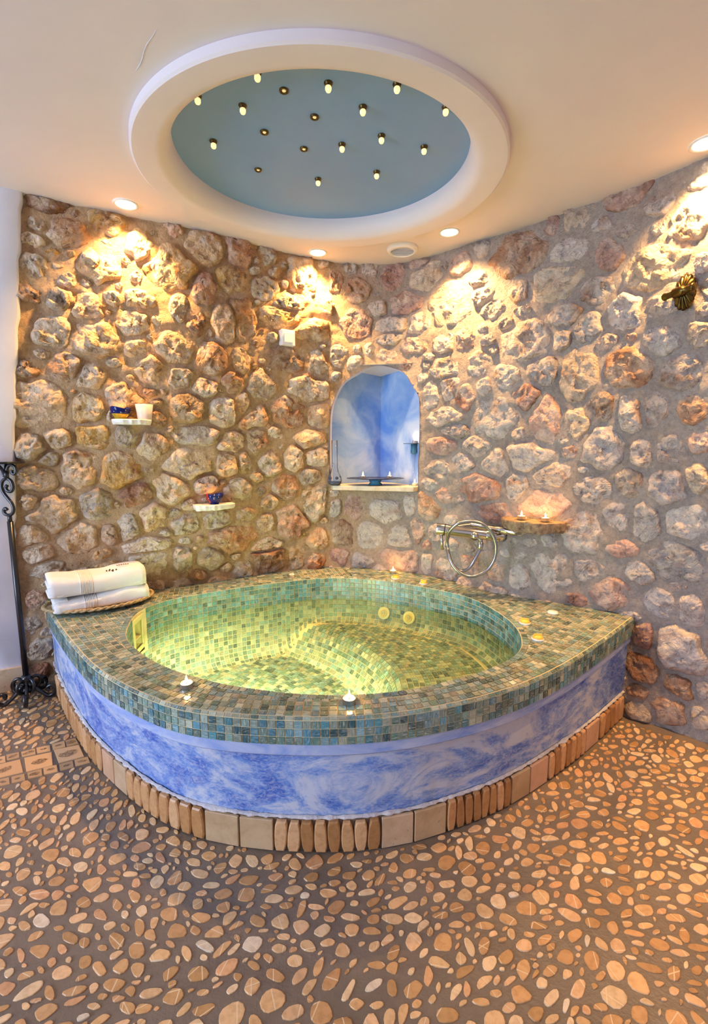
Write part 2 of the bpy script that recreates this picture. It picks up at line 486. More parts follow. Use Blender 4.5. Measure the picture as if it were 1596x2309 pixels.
C_FLOOR, C_RIM, C_CEIL = _curve(W_FLOOR), _curve(W_RIM), _curve(W_CEIL)
S_ARC = np.r_[0, np.cumsum(np.linalg.norm(np.diff(C_RIM, axis=0), axis=1))]
def wall_pt(s, z, off=0.0):
    """point on the wall at arc length s (along the rim curve) and height z, off metres towards the room; arrays welcome"""
    s = np.asarray(s, float); z = np.asarray(z, float)
    def xy(ss):
        u = np.interp(ss, S_ARC, np.arange(len(U)))
        i = np.arange(len(U))
        f = [np.interp(u, i, C_FLOOR[:,a]) for a in (0,1)]; r = [np.interp(u, i, C_RIM[:,a]) for a in (0,1)]; c = [np.interp(u, i, C_CEIL[:,a]) for a in (0,1)]
        t1 = np.clip(z/ZR, 0, 1); t1 = t1*t1*(3-2*t1); t2 = np.clip((z-ZR)/(ZC-ZR), 0, 1)
        return [np.where(z < ZR, f[a]*(1-t1)+r[a]*t1, r[a]*(1-t2)+c[a]*t2) for a in (0,1)]
    x, y = xy(s); x1, y1 = xy(s+0.03); x0, y0 = xy(s-0.03)
    tx, ty = x1-x0, y1-y0
    l = np.sqrt(tx*tx+ty*ty)+1e-9
    nx, ny = ty/l, -tx/l
    return np.stack([x+nx*off, y+ny*off, z+0*x], -1), np.stack([nx, ny, 0*nx], -1)
# table to look a point of the wall up
_ss = np.linspace(S_ARC[0], S_ARC[-1], 700); _zz = np.linspace(-0.02, ZC+0.02, 240)
_S, _Z = np.meshgrid(_ss, _zz, indexing='ij')
_P, _ = wall_pt(_S, _Z)
_c, _s = math.cos(PITCH), math.sin(PITCH)
_d = _P[...,1]*_c-(_P[...,2]-CAM_H)*_s
_X = CX+FPX*_P[...,0]/_d; _Y = CY-FPX*((_P[...,2]-CAM_H)*_c+_P[...,1]*_s)/_d
_X[_d < 0.3] = 1e6
def wall_sz(px, py):
    k = np.argmin((_X-px)**2+(_Y-py)**2); i, j = np.unravel_index(k, _X.shape)
    return _ss[i], _zz[j]
def wall_at(px, py, off=0.0):
    s, z = wall_sz(px, py)
    p, n = wall_pt(s, z, off)
    return Vector(p.tolist()), Vector(n.tolist())

S_EDGE = wall_sz(50, 900)[0]           # where the stone wall begins
S_SPLIT = wall_sz(744, 1180)[0]        # the corner joint
# ------------------------------------------------------------------ niche outline in wall coordinates
NICHE_PX = [(746,1104),(744,1040),(744,960),(747,920),(756,890),(774,863),(800,843),(830,831),(860,827),(890,832),(912,842),(930,868),(944,893),(947,920),(947,980),(944,1040),(946,1104)]
NICHE = np.array([wall_sz(*p) for p in NICHE_PX])
NICHE_D = np.vstack([NICHE[0], catmull(NICHE[1:-1], 4), NICHE[-1]])
NZ0, NZ1 = NICHE[:,1].min(), NICHE[:,1].max()
NS0, NS1 = NICHE[:,0].min(), NICHE[:,0].max()

def edge_s(z): # ragged boundary plaster / stone
    zz = z/ZC
    px = np.interp(zz, [0, .12, .3, .55, .8, 1.0], [58, 52, 36, 36, 44, 51])
    return px
def mortar_off(s, z, p):
    k = 1.0 if s < S_SPLIT else 0.7
    return 0.002 + k*(0.015*fbm(p[0], p[1], p[2], 5.5, 4) + 0.009*fbm(p[0]+9, p[1], p[2], 20.0, 4) + 0.003*fbm(p[0]+3, p[1], p[2], 60.0, 3))
def wall_grid(name, s0, s1, step, mat, label, offset_fn, hole=None, z0=-0.05, z1=ZC+0.01):
    ns = int((s1-s0)/step)+1; nz = int((z1-z0)/step)+1
    sv = np.linspace(s0, s1, ns); zv = np.linspace(z0, z1, nz)
    S, Z = np.meshgrid(sv, zv, indexing='ij')
    keep = None
    if hole is not None:
        flat = np.stack([S.ravel(), Z.ravel()], 1)
        near = (flat[:,0] > NS0-.1)&(flat[:,0] < NS1+.1)&(flat[:,1] > NZ0-.1)&(flat[:,1] < NZ1+.1)
        idx = np.where(near)[0]
        H = np.vstack([hole]); Hc = resample(np.vstack([hole, hole[:1]]), step=0.004)[0]
        for i in idx:
            d = Hc-flat[i]; q = (d**2).sum(1); j = q.argmin()
            if q[j] < (0.62*step)**2: flat[i] = Hc[j]
        S = flat[:,0].reshape(ns, nz); Z = flat[:,1].reshape(ns, nz)
    P, Nn = wall_pt(S, Z)
    for i in range(ns):
        for j in range(nz):
            P[i,j] += Nn[i,j]*offset_fn(S[i,j], Z[i,j], P[i,j])
    V = P.reshape(-1, 3)
    I = np.arange(ns*nz).reshape(ns, nz)
    q = np.stack([I[:-1,:-1], I[1:,:-1], I[1:,1:], I[:-1,1:]], -1).reshape(-1, 4)
    if hole is not None:
        cs = S.ravel()[q].mean(1); cz = Z.ravel()[q].mean(1)
        ins = inside(np.stack([cs, cz], 1), hole)
        q = q[~ins]
    m = MB(); m.v = [tuple(p) for p in V]; m.f = q.tolist(); m.c = [(1,1,1)]*len(q); m.uv = [None]*len(q)
    o = m.build(name, mat, smooth=True)
    tag(o, label, 'wall', kind='structure')
    return o
wall_left = wall_grid('wall_left', S_EDGE-0.06, S_SPLIT, 0.012, 'wall_mortar', 'rubble stone wall with tan mortar behind the towels on the left', mortar_off)
wall_right = wall_grid('wall_right', S_SPLIT, wall_sz(1596, 1100)[0]+0.75, 0.012, 'wall_mortar', 'rubble stone wall with arched niche and shower mixer on the right', mortar_off, hole=NICHE_D)
# white plaster wall to the left of the stone
def build_plaster():
    m = MB(); nz = 60
    zs = np.linspace(-0.02, ZC+0.01, nz); rows = []
    se = []
    for z in zs:
        px = edge_s(z) + 1.6*fbm(z*3, 1.7, 0, 3.0, 4)
        k = int(np.argmin(np.abs(_zz-z))); i = int(np.argmin(np.abs(_X[:,k]-px))); se.append(_ss[i])
    for z, s1 in zip(zs, se):
        ss = np.r_[np.linspace(S_ARC[0], s1-0.012, 24), s1-0.004, s1]
        p, n = wall_pt(ss, np.full(len(ss), z))
        off = np.r_[np.full(24, 0.034), 0.030, 0.0] + np.array([0.002*fbm(a*3, z*3, 0, 2.0, 3) for a in ss])
        rows.append(p+n*off[:,None])
    R = np.array(rows); ns = R.shape[1]
    I = np.arange(nz*ns).reshape(nz, ns)
    q = np.stack([I[:-1,:-1], I[:-1,1:], I[1:,1:], I[1:,:-1]], -1).reshape(-1,4)
    m.v = [tuple(p) for p in R.reshape(-1,3)]; m.f = q.tolist(); m.c = [(1,1,1)]*len(q); m.uv = [None]*len(q)
    o = m.build('wall_far_left', 'white_plaster', smooth=True)
    tag(o, 'smooth white plastered wall at the left edge beside the stone wall', 'wall', kind='structure')
    # travertine baseboard
    b = bpy.data.objects.new('baseboard_left', None); COL.objects.link(b)
    tag(b, 'beige travertine baseboard tiles below the white wall', 'baseboard', kind='structure')
    s_end = se[3]+0.01; w = 0.135
    for k in range(6):
        s1 = s_end-k*(w+0.004); s0 = s1-w
        mm = MB()
        pts = []
        for off in (0.028, 0.046):
            for s_, z_ in ((s0,0.0),(s1,0.0),(s1,0.118),(s0,0.118)):
                pts.append(wall_pt(s_, z_, off)[0])
        mm.add(pts, [(3,2,1,0),(4,5,6,7),(0,1,5,4),(1,2,6,5),(2,3,7,6),(3,0,4,7)], srgb(*random.choice([(206,182,150),(214,190,160),(198,172,140)])))
        mm.build('baseboard_tile', 'travertine', b)
build_plaster()

# ------------------------------------------------------------------ stones of the walls
PAL = {'c': [(214,180,146),(206,170,134),(222,190,158),(198,164,130)], 'o': [(208,158,84),(196,148,84),(214,168,98),(186,142,88)],
       'r': [(186,128,106),(172,118,100),(196,142,122),(160,104,88)], 'g': [(176,160,146),(164,150,140),(188,172,156),(152,140,132)],
       'b': [(162,112,72),(148,100,66),(176,122,80),(136,94,66)], 'w': [(226,206,184),(218,200,180),(232,214,194)]}
# cx, cy, rx, ry, kind, one list for each stretch of wall: origin x, origin y, scale
STONES = [
 (0,540,2.85,'220,180,90,60,g 640,170,120,90,c 1090,200,150,125,o 1330,60,130,80,c 1490,250,90,80,o 1310,340,70,90,r 1145,430,55,90,g 400,380,75,55,g 560,430,100,70,c 200,350,70,50,b 620,650,140,90,c 850,540,95,75,c 870,690,75,55,c 350,600,110,80,g 1260,540,60,75,b 1450,530,85,110,c 1120,700,120,90,c 1360,770,95,90,b 1540,780,60,80,c 420,820,110,80,b 580,880,90,80,c 970,850,85,90,c 1150,900,80,70,g 1320,950,75,60,g 1490,920,70,60,b 190,820,70,70,b 250,1060,170,130,c 560,1080,95,90,o 790,1000,110,80,c 1210,1080,100,90,o 1430,1120,90,85,w 1570,1080,50,90,c 1280,1260,150,60,g 590,1270,110,70,o 370,1280,100,60,c 200,1340,95,80,g 820,1260,70,70,g 990,1330,95,80,c 1220,1440,150,100,c 1450,1450,70,70,c 1570,1440,40,70,c 510,1470,120,120,c 770,1480,125,110,o 310,1420,70,50,g 260,1540,110,80,c 880,1640,100,70,r 620,1700,95,90,g 1100,1600,100,90,c 1320,1570,70,60,r 1530,1620,75,80,g 350,1770,140,110,c 190,1690,50,60,c 980,1780,75,90,c 1200,1830,80,60,g 1400,1800,90,60,g 830,1850,60,80,g 700,1900,60,60,b 520,1920,120,90,c 940,1970,120,60,w 220,1900,90,80,c 1480,1920,140,80,b'),
 (500,540,2.85,'90,290,85,90,o 100,90,80,90,r 280,330,85,70,g 420,410,90,55,g 390,500,150,60,o 600,590,140,65,o 690,430,90,70,o 520,230,90,100,c 710,280,80,70,b 860,330,80,70,b 1100,240,80,80,r 1190,410,110,65,r 860,530,100,80,r 1310,240,90,90,o 1450,420,130,110,o 1080,640,70,35,g 1240,680,70,50,r 1100,555,110,45,c 1280,530,80,70,c 130,520,90,130,b 180,780,110,80,c 430,770,120,80,b 620,820,70,80,g 730,750,70,60,c 850,780,50,40,c 1050,750,60,35,c 1440,670,80,60,c 1560,650,70,70,r 1450,830,90,80,c 250,940,85,90,g 60,960,70,80,b 560,970,110,80,c 430,1110,120,90,b 200,1130,100,90,c 40,1110,50,80,w 620,1130,75,70,c 60,1300,90,60,c 220,1280,60,80,c 560,1290,80,60,c 610,1400,80,60,w 170,1430,60,70,b 460,1410,60,80,c 320,1440,65,70,g 560,1530,70,55,g 100,1600,80,80,g 420,1600,70,80,b 590,1680,85,100,g 440,1810,90,100,r 290,1820,50,50,c 730,1720,45,60,w 850,1730,70,80,r 1040,1750,95,70,w 1210,1710,40,60,w 1320,1720,70,80,b 1430,1640,60,50,r 780,1890,80,90,b 940,1890,90,90,w 1150,1920,80,80,w 1260,1870,45,80,r 130,1900,120,80,b 290,1970,100,40,w 620,1930,60,60,c 1350,1000,55,80,c 1460,940,70,80,c 1560,1010,55,70,r 1440,1140,90,50,c 1430,1320,80,50,r 1550,1430,60,60,w 1400,1490,70,60,c 1350,1570,50,45,g 1500,1230,70,45,g'),
 (1036,540,2.85,'370,100,150,110,b 700,80,110,70,g 960,110,90,95,r 1250,190,190,110,o 1560,150,60,60,c 620,290,150,110,o 890,320,120,80,g 1060,460,95,105,w 390,330,60,70,c 680,490,100,70,g 820,570,85,95,g 420,660,150,110,c 660,640,60,70,g 950,660,75,45,r 1290,660,140,90,g 1290,430,110,60,c 1530,620,80,70,o 300,880,85,75,g 540,850,100,80,g 760,870,115,140,o 1100,810,140,130,b 1430,850,120,100,g 130,800,70,80,c 170,940,50,60,c 60,680,60,60,r 910,1080,80,85,b 430,1010,80,75,r 230,1140,115,120,w 1100,1110,80,110,w 1260,1090,80,90,g 1500,1080,90,80,b 560,1170,85,130,r 760,1190,80,90,o 920,1340,110,120,g 1170,1380,75,70,c 1340,1350,80,80,g 1540,1310,60,60,r 710,1360,45,40,r 110,1340,90,60,c 430,1400,140,80,c 240,1430,75,80,c 590,1520,110,75,c 60,1440,60,60,w 850,1600,125,80,w 1100,1570,85,75,b 1340,1590,115,100,g 1520,1540,70,80,o 140,1600,110,80,r 360,1600,70,80,w 560,1690,160,85,r 210,1750,90,60,r 1000,1780,75,90,g 1200,1820,80,110,w 1460,1830,130,100,w 790,1880,125,125,g 580,1930,55,60,g 1040,1980,110,50,r'),
 (1036,1220,2.85,'590,190,130,110,g 820,190,100,70,g 1040,110,140,90,g 1390,130,160,110,g 970,330,130,90,r 380,230,75,70,g 1290,410,110,90,g 1490,440,85,105,g 1420,690,150,130,w 1180,600,60,70,r 1170,830,90,80,b 1420,940,100,70,b 1340,1060,120,90,b 1540,1130,70,70,o 1150,950,80,50,b 1150,1080,80,50,o 1560,960,50,60,g 230,200,70,60,r 100,150,70,60,r 740,375,70,35,r'),
 (0,0,1,'113,463,44,17,b 150,525,42,28,c 237,506,34,24,o 391,522,25,12,r 461,556,38,24,c 536,562,20,24,r 946,596,24,11,r 1307,481,32,28,o 1242,508,20,20,r 1408,446,44,24,r 1490,455,28,28,g 1550,500,36,36,o 320,560,30,30,c 90,500,22,16,g'),
 (0,1220,2.85,'470,60,130,70,c 250,80,80,70,c 960,130,120,105,w 1180,120,60,70,g 700,170,90,40,o 230,370,60,50,r 200,530,60,60,g 250,700,70,70,g 250,830,60,50,r 1350,100,80,70,g'),
 (500,1220,2.85,'300,110,110,85,b 150,170,75,50,g 480,100,60,70,c 600,130,55,60,b 760,90,55,60,r 890,130,75,45,g 1160,110,125,65,r 1310,140,40,55,c'),
]
def chips(x, y, z, sc, amp):
    """broken-rock relief: every cell of the rock is its own tilted facet"""
    v = Vector((x*sc, y*sc, z*sc)); w = v+noise.noise_vector(v*1.7)*0.25
    pt = noise.voronoi(w)[1][0]
    return amp*noise.noise_vector(pt*5.3+Vector((.5,.2,.7))).dot(w-pt)*1.6
def stone_mesh(s, z, rs, rz, rad, col, hgt, seed, rough):
    """one rough stone: an angular outline on the wall, domed in broken facets"""
    r = random.Random(seed)
    M = len(rad); K = 12
    planes = [(r.uniform(-1,1)*0.62, r.uniform(-1,1)*0.62, r.uniform(.62, 1.2)) for _ in range(5)]
    S = [s]; Z = [z]; info = [(0.0, 0, 0)]
    def height(q, x, y):
        base = (1-q**6.0)*1.3
        pl = max(0.22, min(c+a*x+b*y for a, b, c in planes))
        return hgt*min(1.1, base, pl) - 0.020*q**9
    for i in range(1, K+1):
        q = (i/K)**0.8
        for a in range(M):
            th = 2*math.pi*a/M
            x = q*rad[a]*math.cos(th); y = q*rad[a]*math.sin(th)
            S.append(s+x*rs); Z.append(z+y*rz); info.append((q, x, y))
    Z = [min(max(v, -0.02), ZC+0.004) for v in Z]
    P, Nn = wall_pt(np.array(S), np.array(Z))
    V = []
    for p, n, (q, x, y) in zip(P, Nn, info):
        f = fbm(p[0]+seed, p[1], p[2], 9.0, 4, 0.6)
        h = height(q, x, y) + rough*(0.012*f + chips(p[0]+seed*.37, p[1], p[2], 17.0, 0.022) + chips(p[0], p[1]+seed*.21, p[2], 42.0, 0.010))*(1-0.75*q**5)
        V.append(p + n*h)
    F = [(0, 1+a, 1+(a+1)%M) for a in range(M)]
    for i in range(K-1):
        for a in range(M):
            b0 = 1+i*M; b1 = 1+(i+1)*M; a2 = (a+1)%M
            F.append((b0+a, b1+a, b1+a2, b0+a2))
    mb = MB(); mb.add(V, F, col)
    return mb
def build_stones():
    st = []                     # s, z, rs, rz, kind
    nich = resample(np.vstack([NICHE_D, NICHE_D[:1]]), step=0.012)[0]
    def niche_hit(s, z, rs, rz):
        if inside(np.array([[s, z]]), NICHE_D)[0]: return True
        return bool(((((nich[:,0]-s)/rs)**2+((nich[:,1]-z)/rz)**2) < 1).any())
    def clash(s, z, rs, rz, k):
        for (a, b, c, d, _) in st:
            if ((s-a)/(rs+c))**2+((z-b)/(rz+d))**2 < k: return True
        return False
    for ox, oy, sc, txt in STONES:
        for w in txt.split():
            a = w.split(','); cx, cy, rx, ry = [float(v) for v in a[:4]]
            px, py = ox+cx/sc, oy+cy/sc; wx, wy = rx/sc, ry/sc
            s, z = wall_sz(px, py); p, n = wall_pt(s, z); dp = project(p)[2]
            rs = max(0.02, (wall_sz(px+wx, py)[0]-wall_sz(px-wx, py)[0])/2)*1.26; rz = wy*dp/FPX*1.26
            if inside(np.array([[s, z]]), NICHE_D)[0] or clash(s, z, rs, rz, .16): continue
            st.append((s, z, rs, rz, a[4]))
    n_traced = len(st)
    s_max = wall_sz(1590, 1100)[0]+0.45
    for tries, (lo, hi) in ((1500, (.06, .09)), (2600, (.035, .055)), (3000, (.022, .035))):
        for _ in range(tries):
            s = random.uniform(S_EDGE+.02, s_max); z = random.uniform(0.03, ZC-.02)
            rs = random.uniform(lo, hi); rz = rs*random.uniform(.6, .95)
            if clash(s, z, rs, rz, .74) or niche_hit(s, z, rs*.9, rz*.9): continue
            if sum(1 for o in st if (o[0] > S_SPLIT) == (s > S_SPLIT)) > 292: continue
            st.append((s, z, rs, rz, random.choice('ccggocbw') if s < S_SPLIT else random.choice('ccggwwgr')))
    A = np.array([x[:4] for x in st])
    M = 38; th = np.linspace(0, 2*math.pi, M, endpoint=False); ct, sn = np.cos(th), np.sin(th)
    NR = 40
    for i, (s, z, rs, rz, kind) in enumerate(st):
        seed = i+3; r = random.Random(seed)
        k = r.randint(5, 8); ph = r.random()*6.28
        dirs = [(ph+2*math.pi*(t+r.uniform(-.22,.22))/k, r.uniform(.94, 1.22)) for t in range(k)]
        rad = np.full(M, 1.34)
        for t, d in dirs:
            c = np.cos(th-t); rad = np.where(c > .2, np.minimum(rad, d/np.maximum(c, .2)), rad)
        # the joint with each neighbour lies where both reach equally far
        nb = [j for j in np.where((np.abs(A[:,0]-s) < A[:,2]+rs+.1) & (np.abs(A[:,1]-z) < A[:,3]+rz+.1))[0] if j != i]
        q = np.linspace(.12, 1.45, NR)
        X = s+rs*np.outer(ct, q); Y = z+rz*np.outer(sn, q)
        okk = np.ones((M, NR), bool)
        for j in nb:
            e = np.sqrt(((X-A[j,0])/A[j,2])**2+((Y-A[j,1])/A[j,3])**2)
            okk &= (q[None] < e)
        pts = np.stack([X.ravel(), Y.ravel()], 1)
        okk &= ~inside(pts, NICHE_D).reshape(M, NR)
        right_side = s > S_SPLIT
        okk &= (X > S_SPLIT-.01) if right_side else (X < S_SPLIT+.01)
        first_bad = np.where(okk.all(1), NR-1, okk.argmin(1)-1)
        lim = q[np.maximum(first_bad, 0)] - 0.0055/math.sqrt(rs*rz)
        rad = np.minimum(rad, np.maximum(lim, .25))
        rad = (np.roll(rad,1)+4*rad+np.roll(rad,-1))/6
        rad = [v*(1+.07*fbm(a*2, b*2, seed*1.37, 1.5, 3)) for v, a, b in zip(rad, ct, sn)]
        sc = random.choice(PAL[kind])
        if right_side and kind in 'cgow':   # daylight's grey is put into the right-hand stones' colour
            sc = tuple(int(a*0.52+b*0.48) for a, b in zip(sc, (186,180,184)))
        mixk = .28 if kind in 'ob' else .42
        sc = tuple(a*(1-mixk)+b*mixk for a, b in zip(sc, (206,196,188) if right_side else (228,190,140)))
        bf = random.uniform(.90, 1.06); col = srgb(*[min(255, v*bf) for v in sc])
        low = right_side and z < 0.95
        hgt = random.uniform(.020, .034) if right_side else random.uniform(.028, .050)
        if low: hgt = random.uniform(.015, .024)
        if right_side and z < 0.4: hgt = random.uniform(.025, .05)
        hgt = min(hgt, 0.6*min(rs, rz))
        stone_mesh(s, z, rs, rz, rad, col, hgt, seed, 0.6 if low else 1.0).build('stone', 'rough_stone', wall_right if right_side else wall_left, smooth=True, center=True)
    print('stones', len(st), 'traced', n_traced)
build_stones()

# ------------------------------------------------------------------ niche interior
def build_niche():
    o = bpy.data.objects.new('wall_niche', None); COL.objects.link(o)
    tag(o, 'arched blue painted corner niche sunk into the stone wall', 'niche', kind='structure')
    # jamb: the outline pushed back
    pc, nc = wall_pt((NS0+NS1)/2, (NZ0+NZ1)/2)
    m = MB(); F, B = [], []
    for s, z in NICHE_D:
        p, n = wall_pt(s, z); F.append(p+n*0.012); B.append(p-nc*0.055)
    k = len(F)
    m.add(F+B, [(i, i+1, k+i+1, k+i) for i in range(k-1)])
    m.build('niche_jamb', 'white_plaster', o, smooth=True)
    # two painted planes meeting in the inner corner, floor and top
    l, _ = wall_pt(NS0-.015, 1.0); r, _ = wall_pt(NS1+.015, 1.0)
    l = l-nc*0.055; r = r-nc*0.055
    mid = at_y(858, 960, 3.16); c = np.array([mid.x, mid.y])
    z0, z1 = NZ0-.02, NZ1+.006
    def plane(a, b, name):
        mm = MB(); nx = 14
        vs_ = []
        for j in range(nx+1):
            for i in range(nx+1):
                t = i/nx; zz = z0+(z1-z0)*j/nx
                x = a[0]*(1-t)+b[0]*t; y = a[1]*(1-t)+b[1]*t
                vs_.append((x, y+0.004*fbm(x*4, zz*4, 1, 2, 3), zz))
        mm.add(vs_, [(j*(nx+1)+i, j*(nx+1)+i+1, (j+1)*(nx+1)+i+1, (j+1)*(nx+1)+i) for j in range(nx) for i in range(nx)])
        return mm.build(name, 'niche_paint', o, smooth=True)
    plane(l, c, 'niche_side'); plane(c, r, 'niche_side')
    mm = MB(); mm.add([(l[0],l[1],z1),(c[0],c[1],z1-.03),(r[0],r[1],z1)], [(0,1,2)]); mm.build('niche_top', 'white_plaster', o)
    return c, l, r
NICHE_BACK, NICHE_L, NICHE_R = build_niche()

# ------------------------------------------------------------------ ceiling with round recess
RC = Vector((-0.117, 1.968)); R_OUT, R_MID, R_IN, OVAL = 0.684, 0.585, 0.548, 0.912
def build_ceiling():
    nseg = 128
    m = MB(); V = []; F = []
    ring = [(RC.x+R_MID*math.cos(2*math.pi*k/nseg), RC.y+OVAL*R_MID*math.sin(2*math.pi*k/nseg)) for k in range(nseg)]
    # outer boundary: square outline reached along the same angles
    x0, x1, y0, y1 = -3.6, 2.6, -1.6, 3.4
    far = []
    for k in range(nseg):
        a = 2*math.pi*k/nseg; c, s = math.cos(a), math.sin(a)
        t = 1e9
        if c > 1e-9: t = min(t, (x1-RC.x)/c)
        if c < -1e-9: t = min(t, (x0-RC.x)/c)
        if s > 1e-9: t = min(t, (y1-RC.y)/s)
        if s < -1e-9: t = min(t, (y0-RC.y)/s)
        far.append((RC.x+c*t, RC.y+s*t))
    steps = 10
    for i in range(steps+1):
        t = (i/steps)**1.6
        for (a, b), (c, d) in zip(ring, far): V.append((a+(c-a)*t, b+(d-b)*t, ZC))
    for i in range(steps):
        for k in range(nseg):
            k2 = (k+1)%nseg; F.append((i*nseg+k, i*nseg+k2, (i+1)*nseg+k2, (i+1)*nseg+k))
    # slab above so that no light leaks
    m.add(V, F)
    o = m.build('ceiling', 'ceiling_paint')
    tag(o, 'smooth off-white plaster ceiling', 'ceiling', kind='structure')
    # moulded ring around the recess
    prof = [(R_OUT, ZC+.002), (R_OUT+.001, ZC-.026), (R_OUT-.006, ZC-.032), (R_MID+.02, ZC-.032)]
    for i in range(1, 9):
        a = i/8*math.pi/2
        prof.append((R_MID+.02-(R_MID+.02-R_IN)*math.sin(a), ZC-.032+(1-math.cos(a))*0.070))
    prof.append((R_IN, ZC+.056))
    m = MB(); m.lathe(prof, 160, origin=(RC.x, RC.y, 0), cap=False, squash=OVAL)
    t = m.build('trim_1', 'ceiling_paint', smooth=True)
    md = t.modifiers.new('split', 'EDGE_SPLIT'); md.split_angle = math.radians(40)
    tag(t, 'wide raised plaster ring moulding around the blue ceiling recess', 'moulding', kind='structure')
    # blue disc
    m = MB(); n = 96
    pr = [(R_IN+.02, ZC+.052), (R_IN*.7, ZC+.054), (R_IN*.35, ZC+.055), (0.0001, ZC+.055)]
    m.lathe(pr, n, origin=(RC.x, RC.y, 0), cap=False, squash=OVAL)
    d = m.build('ceiling_recess', 'recess_paint', smooth=True)
    tag(d, 'round blue-grey painted ceiling recess dotted with star bulbs', 'ceiling recess', kind='structure')
    # a scratch in the plaster, shaped as a raised ridge to catch daylight
    a, b = at(306, 159, ZC), at(350, 66, ZC)
    m = MB(); pts = [a.lerp(b, i/6)+Vector((0.004*math.sin(i*1.3), 0, -.0003)) for i in range(7)]
    m.tube(pts, [0.0004, .0010, .0012, .0010, .0010, .0007, .0004], 6)
    m.build('scratch_ridge', 'white_plaster', o)
build_ceiling()
# ------------------------------------------------------------------ tub outlines
OUTER_PTS = [(-1.53,2.255),(-1.455,2.15),(-1.186,1.84),(-.948,1.588),(-.811,1.470),(-.66,1.366),(-.539,1.300),(-.439,1.268),(-.302,1.245),(-.091,1.234),(.067,1.247),(.196,1.275),(.315,1.315),(.419,1.358),(.536,1.420),(.676,1.514),(.85,1.655),(1.081,1.864),(1.262,2.035)]
BASE_PTS = [(-1.60,2.35),(-1.363,2.062),(-1.171,1.842),(-1.016,1.680),(-.88,1.560),(-.753,1.462),(-.628,1.376),(-.507,1.316),(-.401,1.284),(-.263,1.262),(-.13,1.254),(.003,1.256),(.179,1.288),(.343,1.352),(.456,1.403),(.605,1.492),(.762,1.605),(.948,1.748),(1.22,1.985)]
INNER_PTS = [(-.905,1.789),(-.972,1.96),(-.995,2.10),(-.955,2.225),(-.853,2.319),(-.576,2.494),(-.25,2.633),(-.098,2.66),(.132,2.615),(.389,2.47),(.569,2.319),(.652,2.14),(.686,1.929),(.655,1.746),(.585,1.629),(.459,1.526),(.29,1.435),(.141,1.379),(.003,1.358),(-.134,1.358),(-.275,1.384),(-.425,1.426),(-.599,1.51),(-.753,1.622)]
OUTER = smooth_poly(resample(catmull(OUTER_PTS, 12), n=400)[0], 60, False)
BASE = smooth_poly(resample(catmull(BASE_PTS, 12), n=400)[0], 60, False)
INNER = smooth_poly(resample(catmull(INNER_PTS, 12, True), n=480, closed=True)[0], 40, True)
INNER = INNER[::-1] if np.sum(INNER[:,0]*np.roll(INNER[:,1],-1)-np.roll(INNER[:,0],-1)*INNER[:,1]) < 0 else INNER   # counter-clockwise
_sl, _sr = wall_sz(103, 1380)[0], wall_sz(1428, 1393)[0]
WALLR = wall_pt(np.linspace(_sr, _sl, 160), np.full(160, ZR))[0][:,:2]
WALLR_IN = wall_pt(np.linspace(_sr, _sl, 160), np.full(160, ZR), -0.03)[0][:,:2]
DECK = np.vstack([OUTER, WALLR_IN])
P_T = 0.0252                        # mosaic pitch
Z_TOP, Z_BAND = 0.440, 0.358
WATER_Z = 0.322

# ------------------------------------------------------------------ floor with pebbles
def front_poly():     # ground taken by the tub
    return np.vstack([BASE, WALLR_IN])
INLAY = [[(350,1725),(745,1640),(760,1830),(380,1925)],[(780,1610),(1140,1535),(1215,1700),(850,1795)],[(-150,1852),(290,1745),(335,1930),(-150,2048)],
 [(305,1640),(505,1590),(515,1670),(320,1710)],[(525,1580),(720,1540),(730,1620),(535,1660)],[(750,1525),(930,1480),(945,1560),(765,1605)],[(945,1475),(1090,1440),(1135,1515),(965,1560)],[(-120,1742),(75,1695),(80,1785),(-120,1832)],[(90,1680),(275,1640),(280,1720),(100,1765)],
 [(395,1940),(600,1885),(610,1980),(410,2025)],[(625,1870),(820,1825),(835,1920),(635,1965)],[(855,1815),(1050,1765),(1065,1855),(870,1910)],[(1075,1755),(1270,1708),(1300,1790),(1090,1845)],[(165,2000),(350,1955),(365,2045),(170,2090)],[(-60,2048),(130,2005),(140,2100),(-60,2145)]]
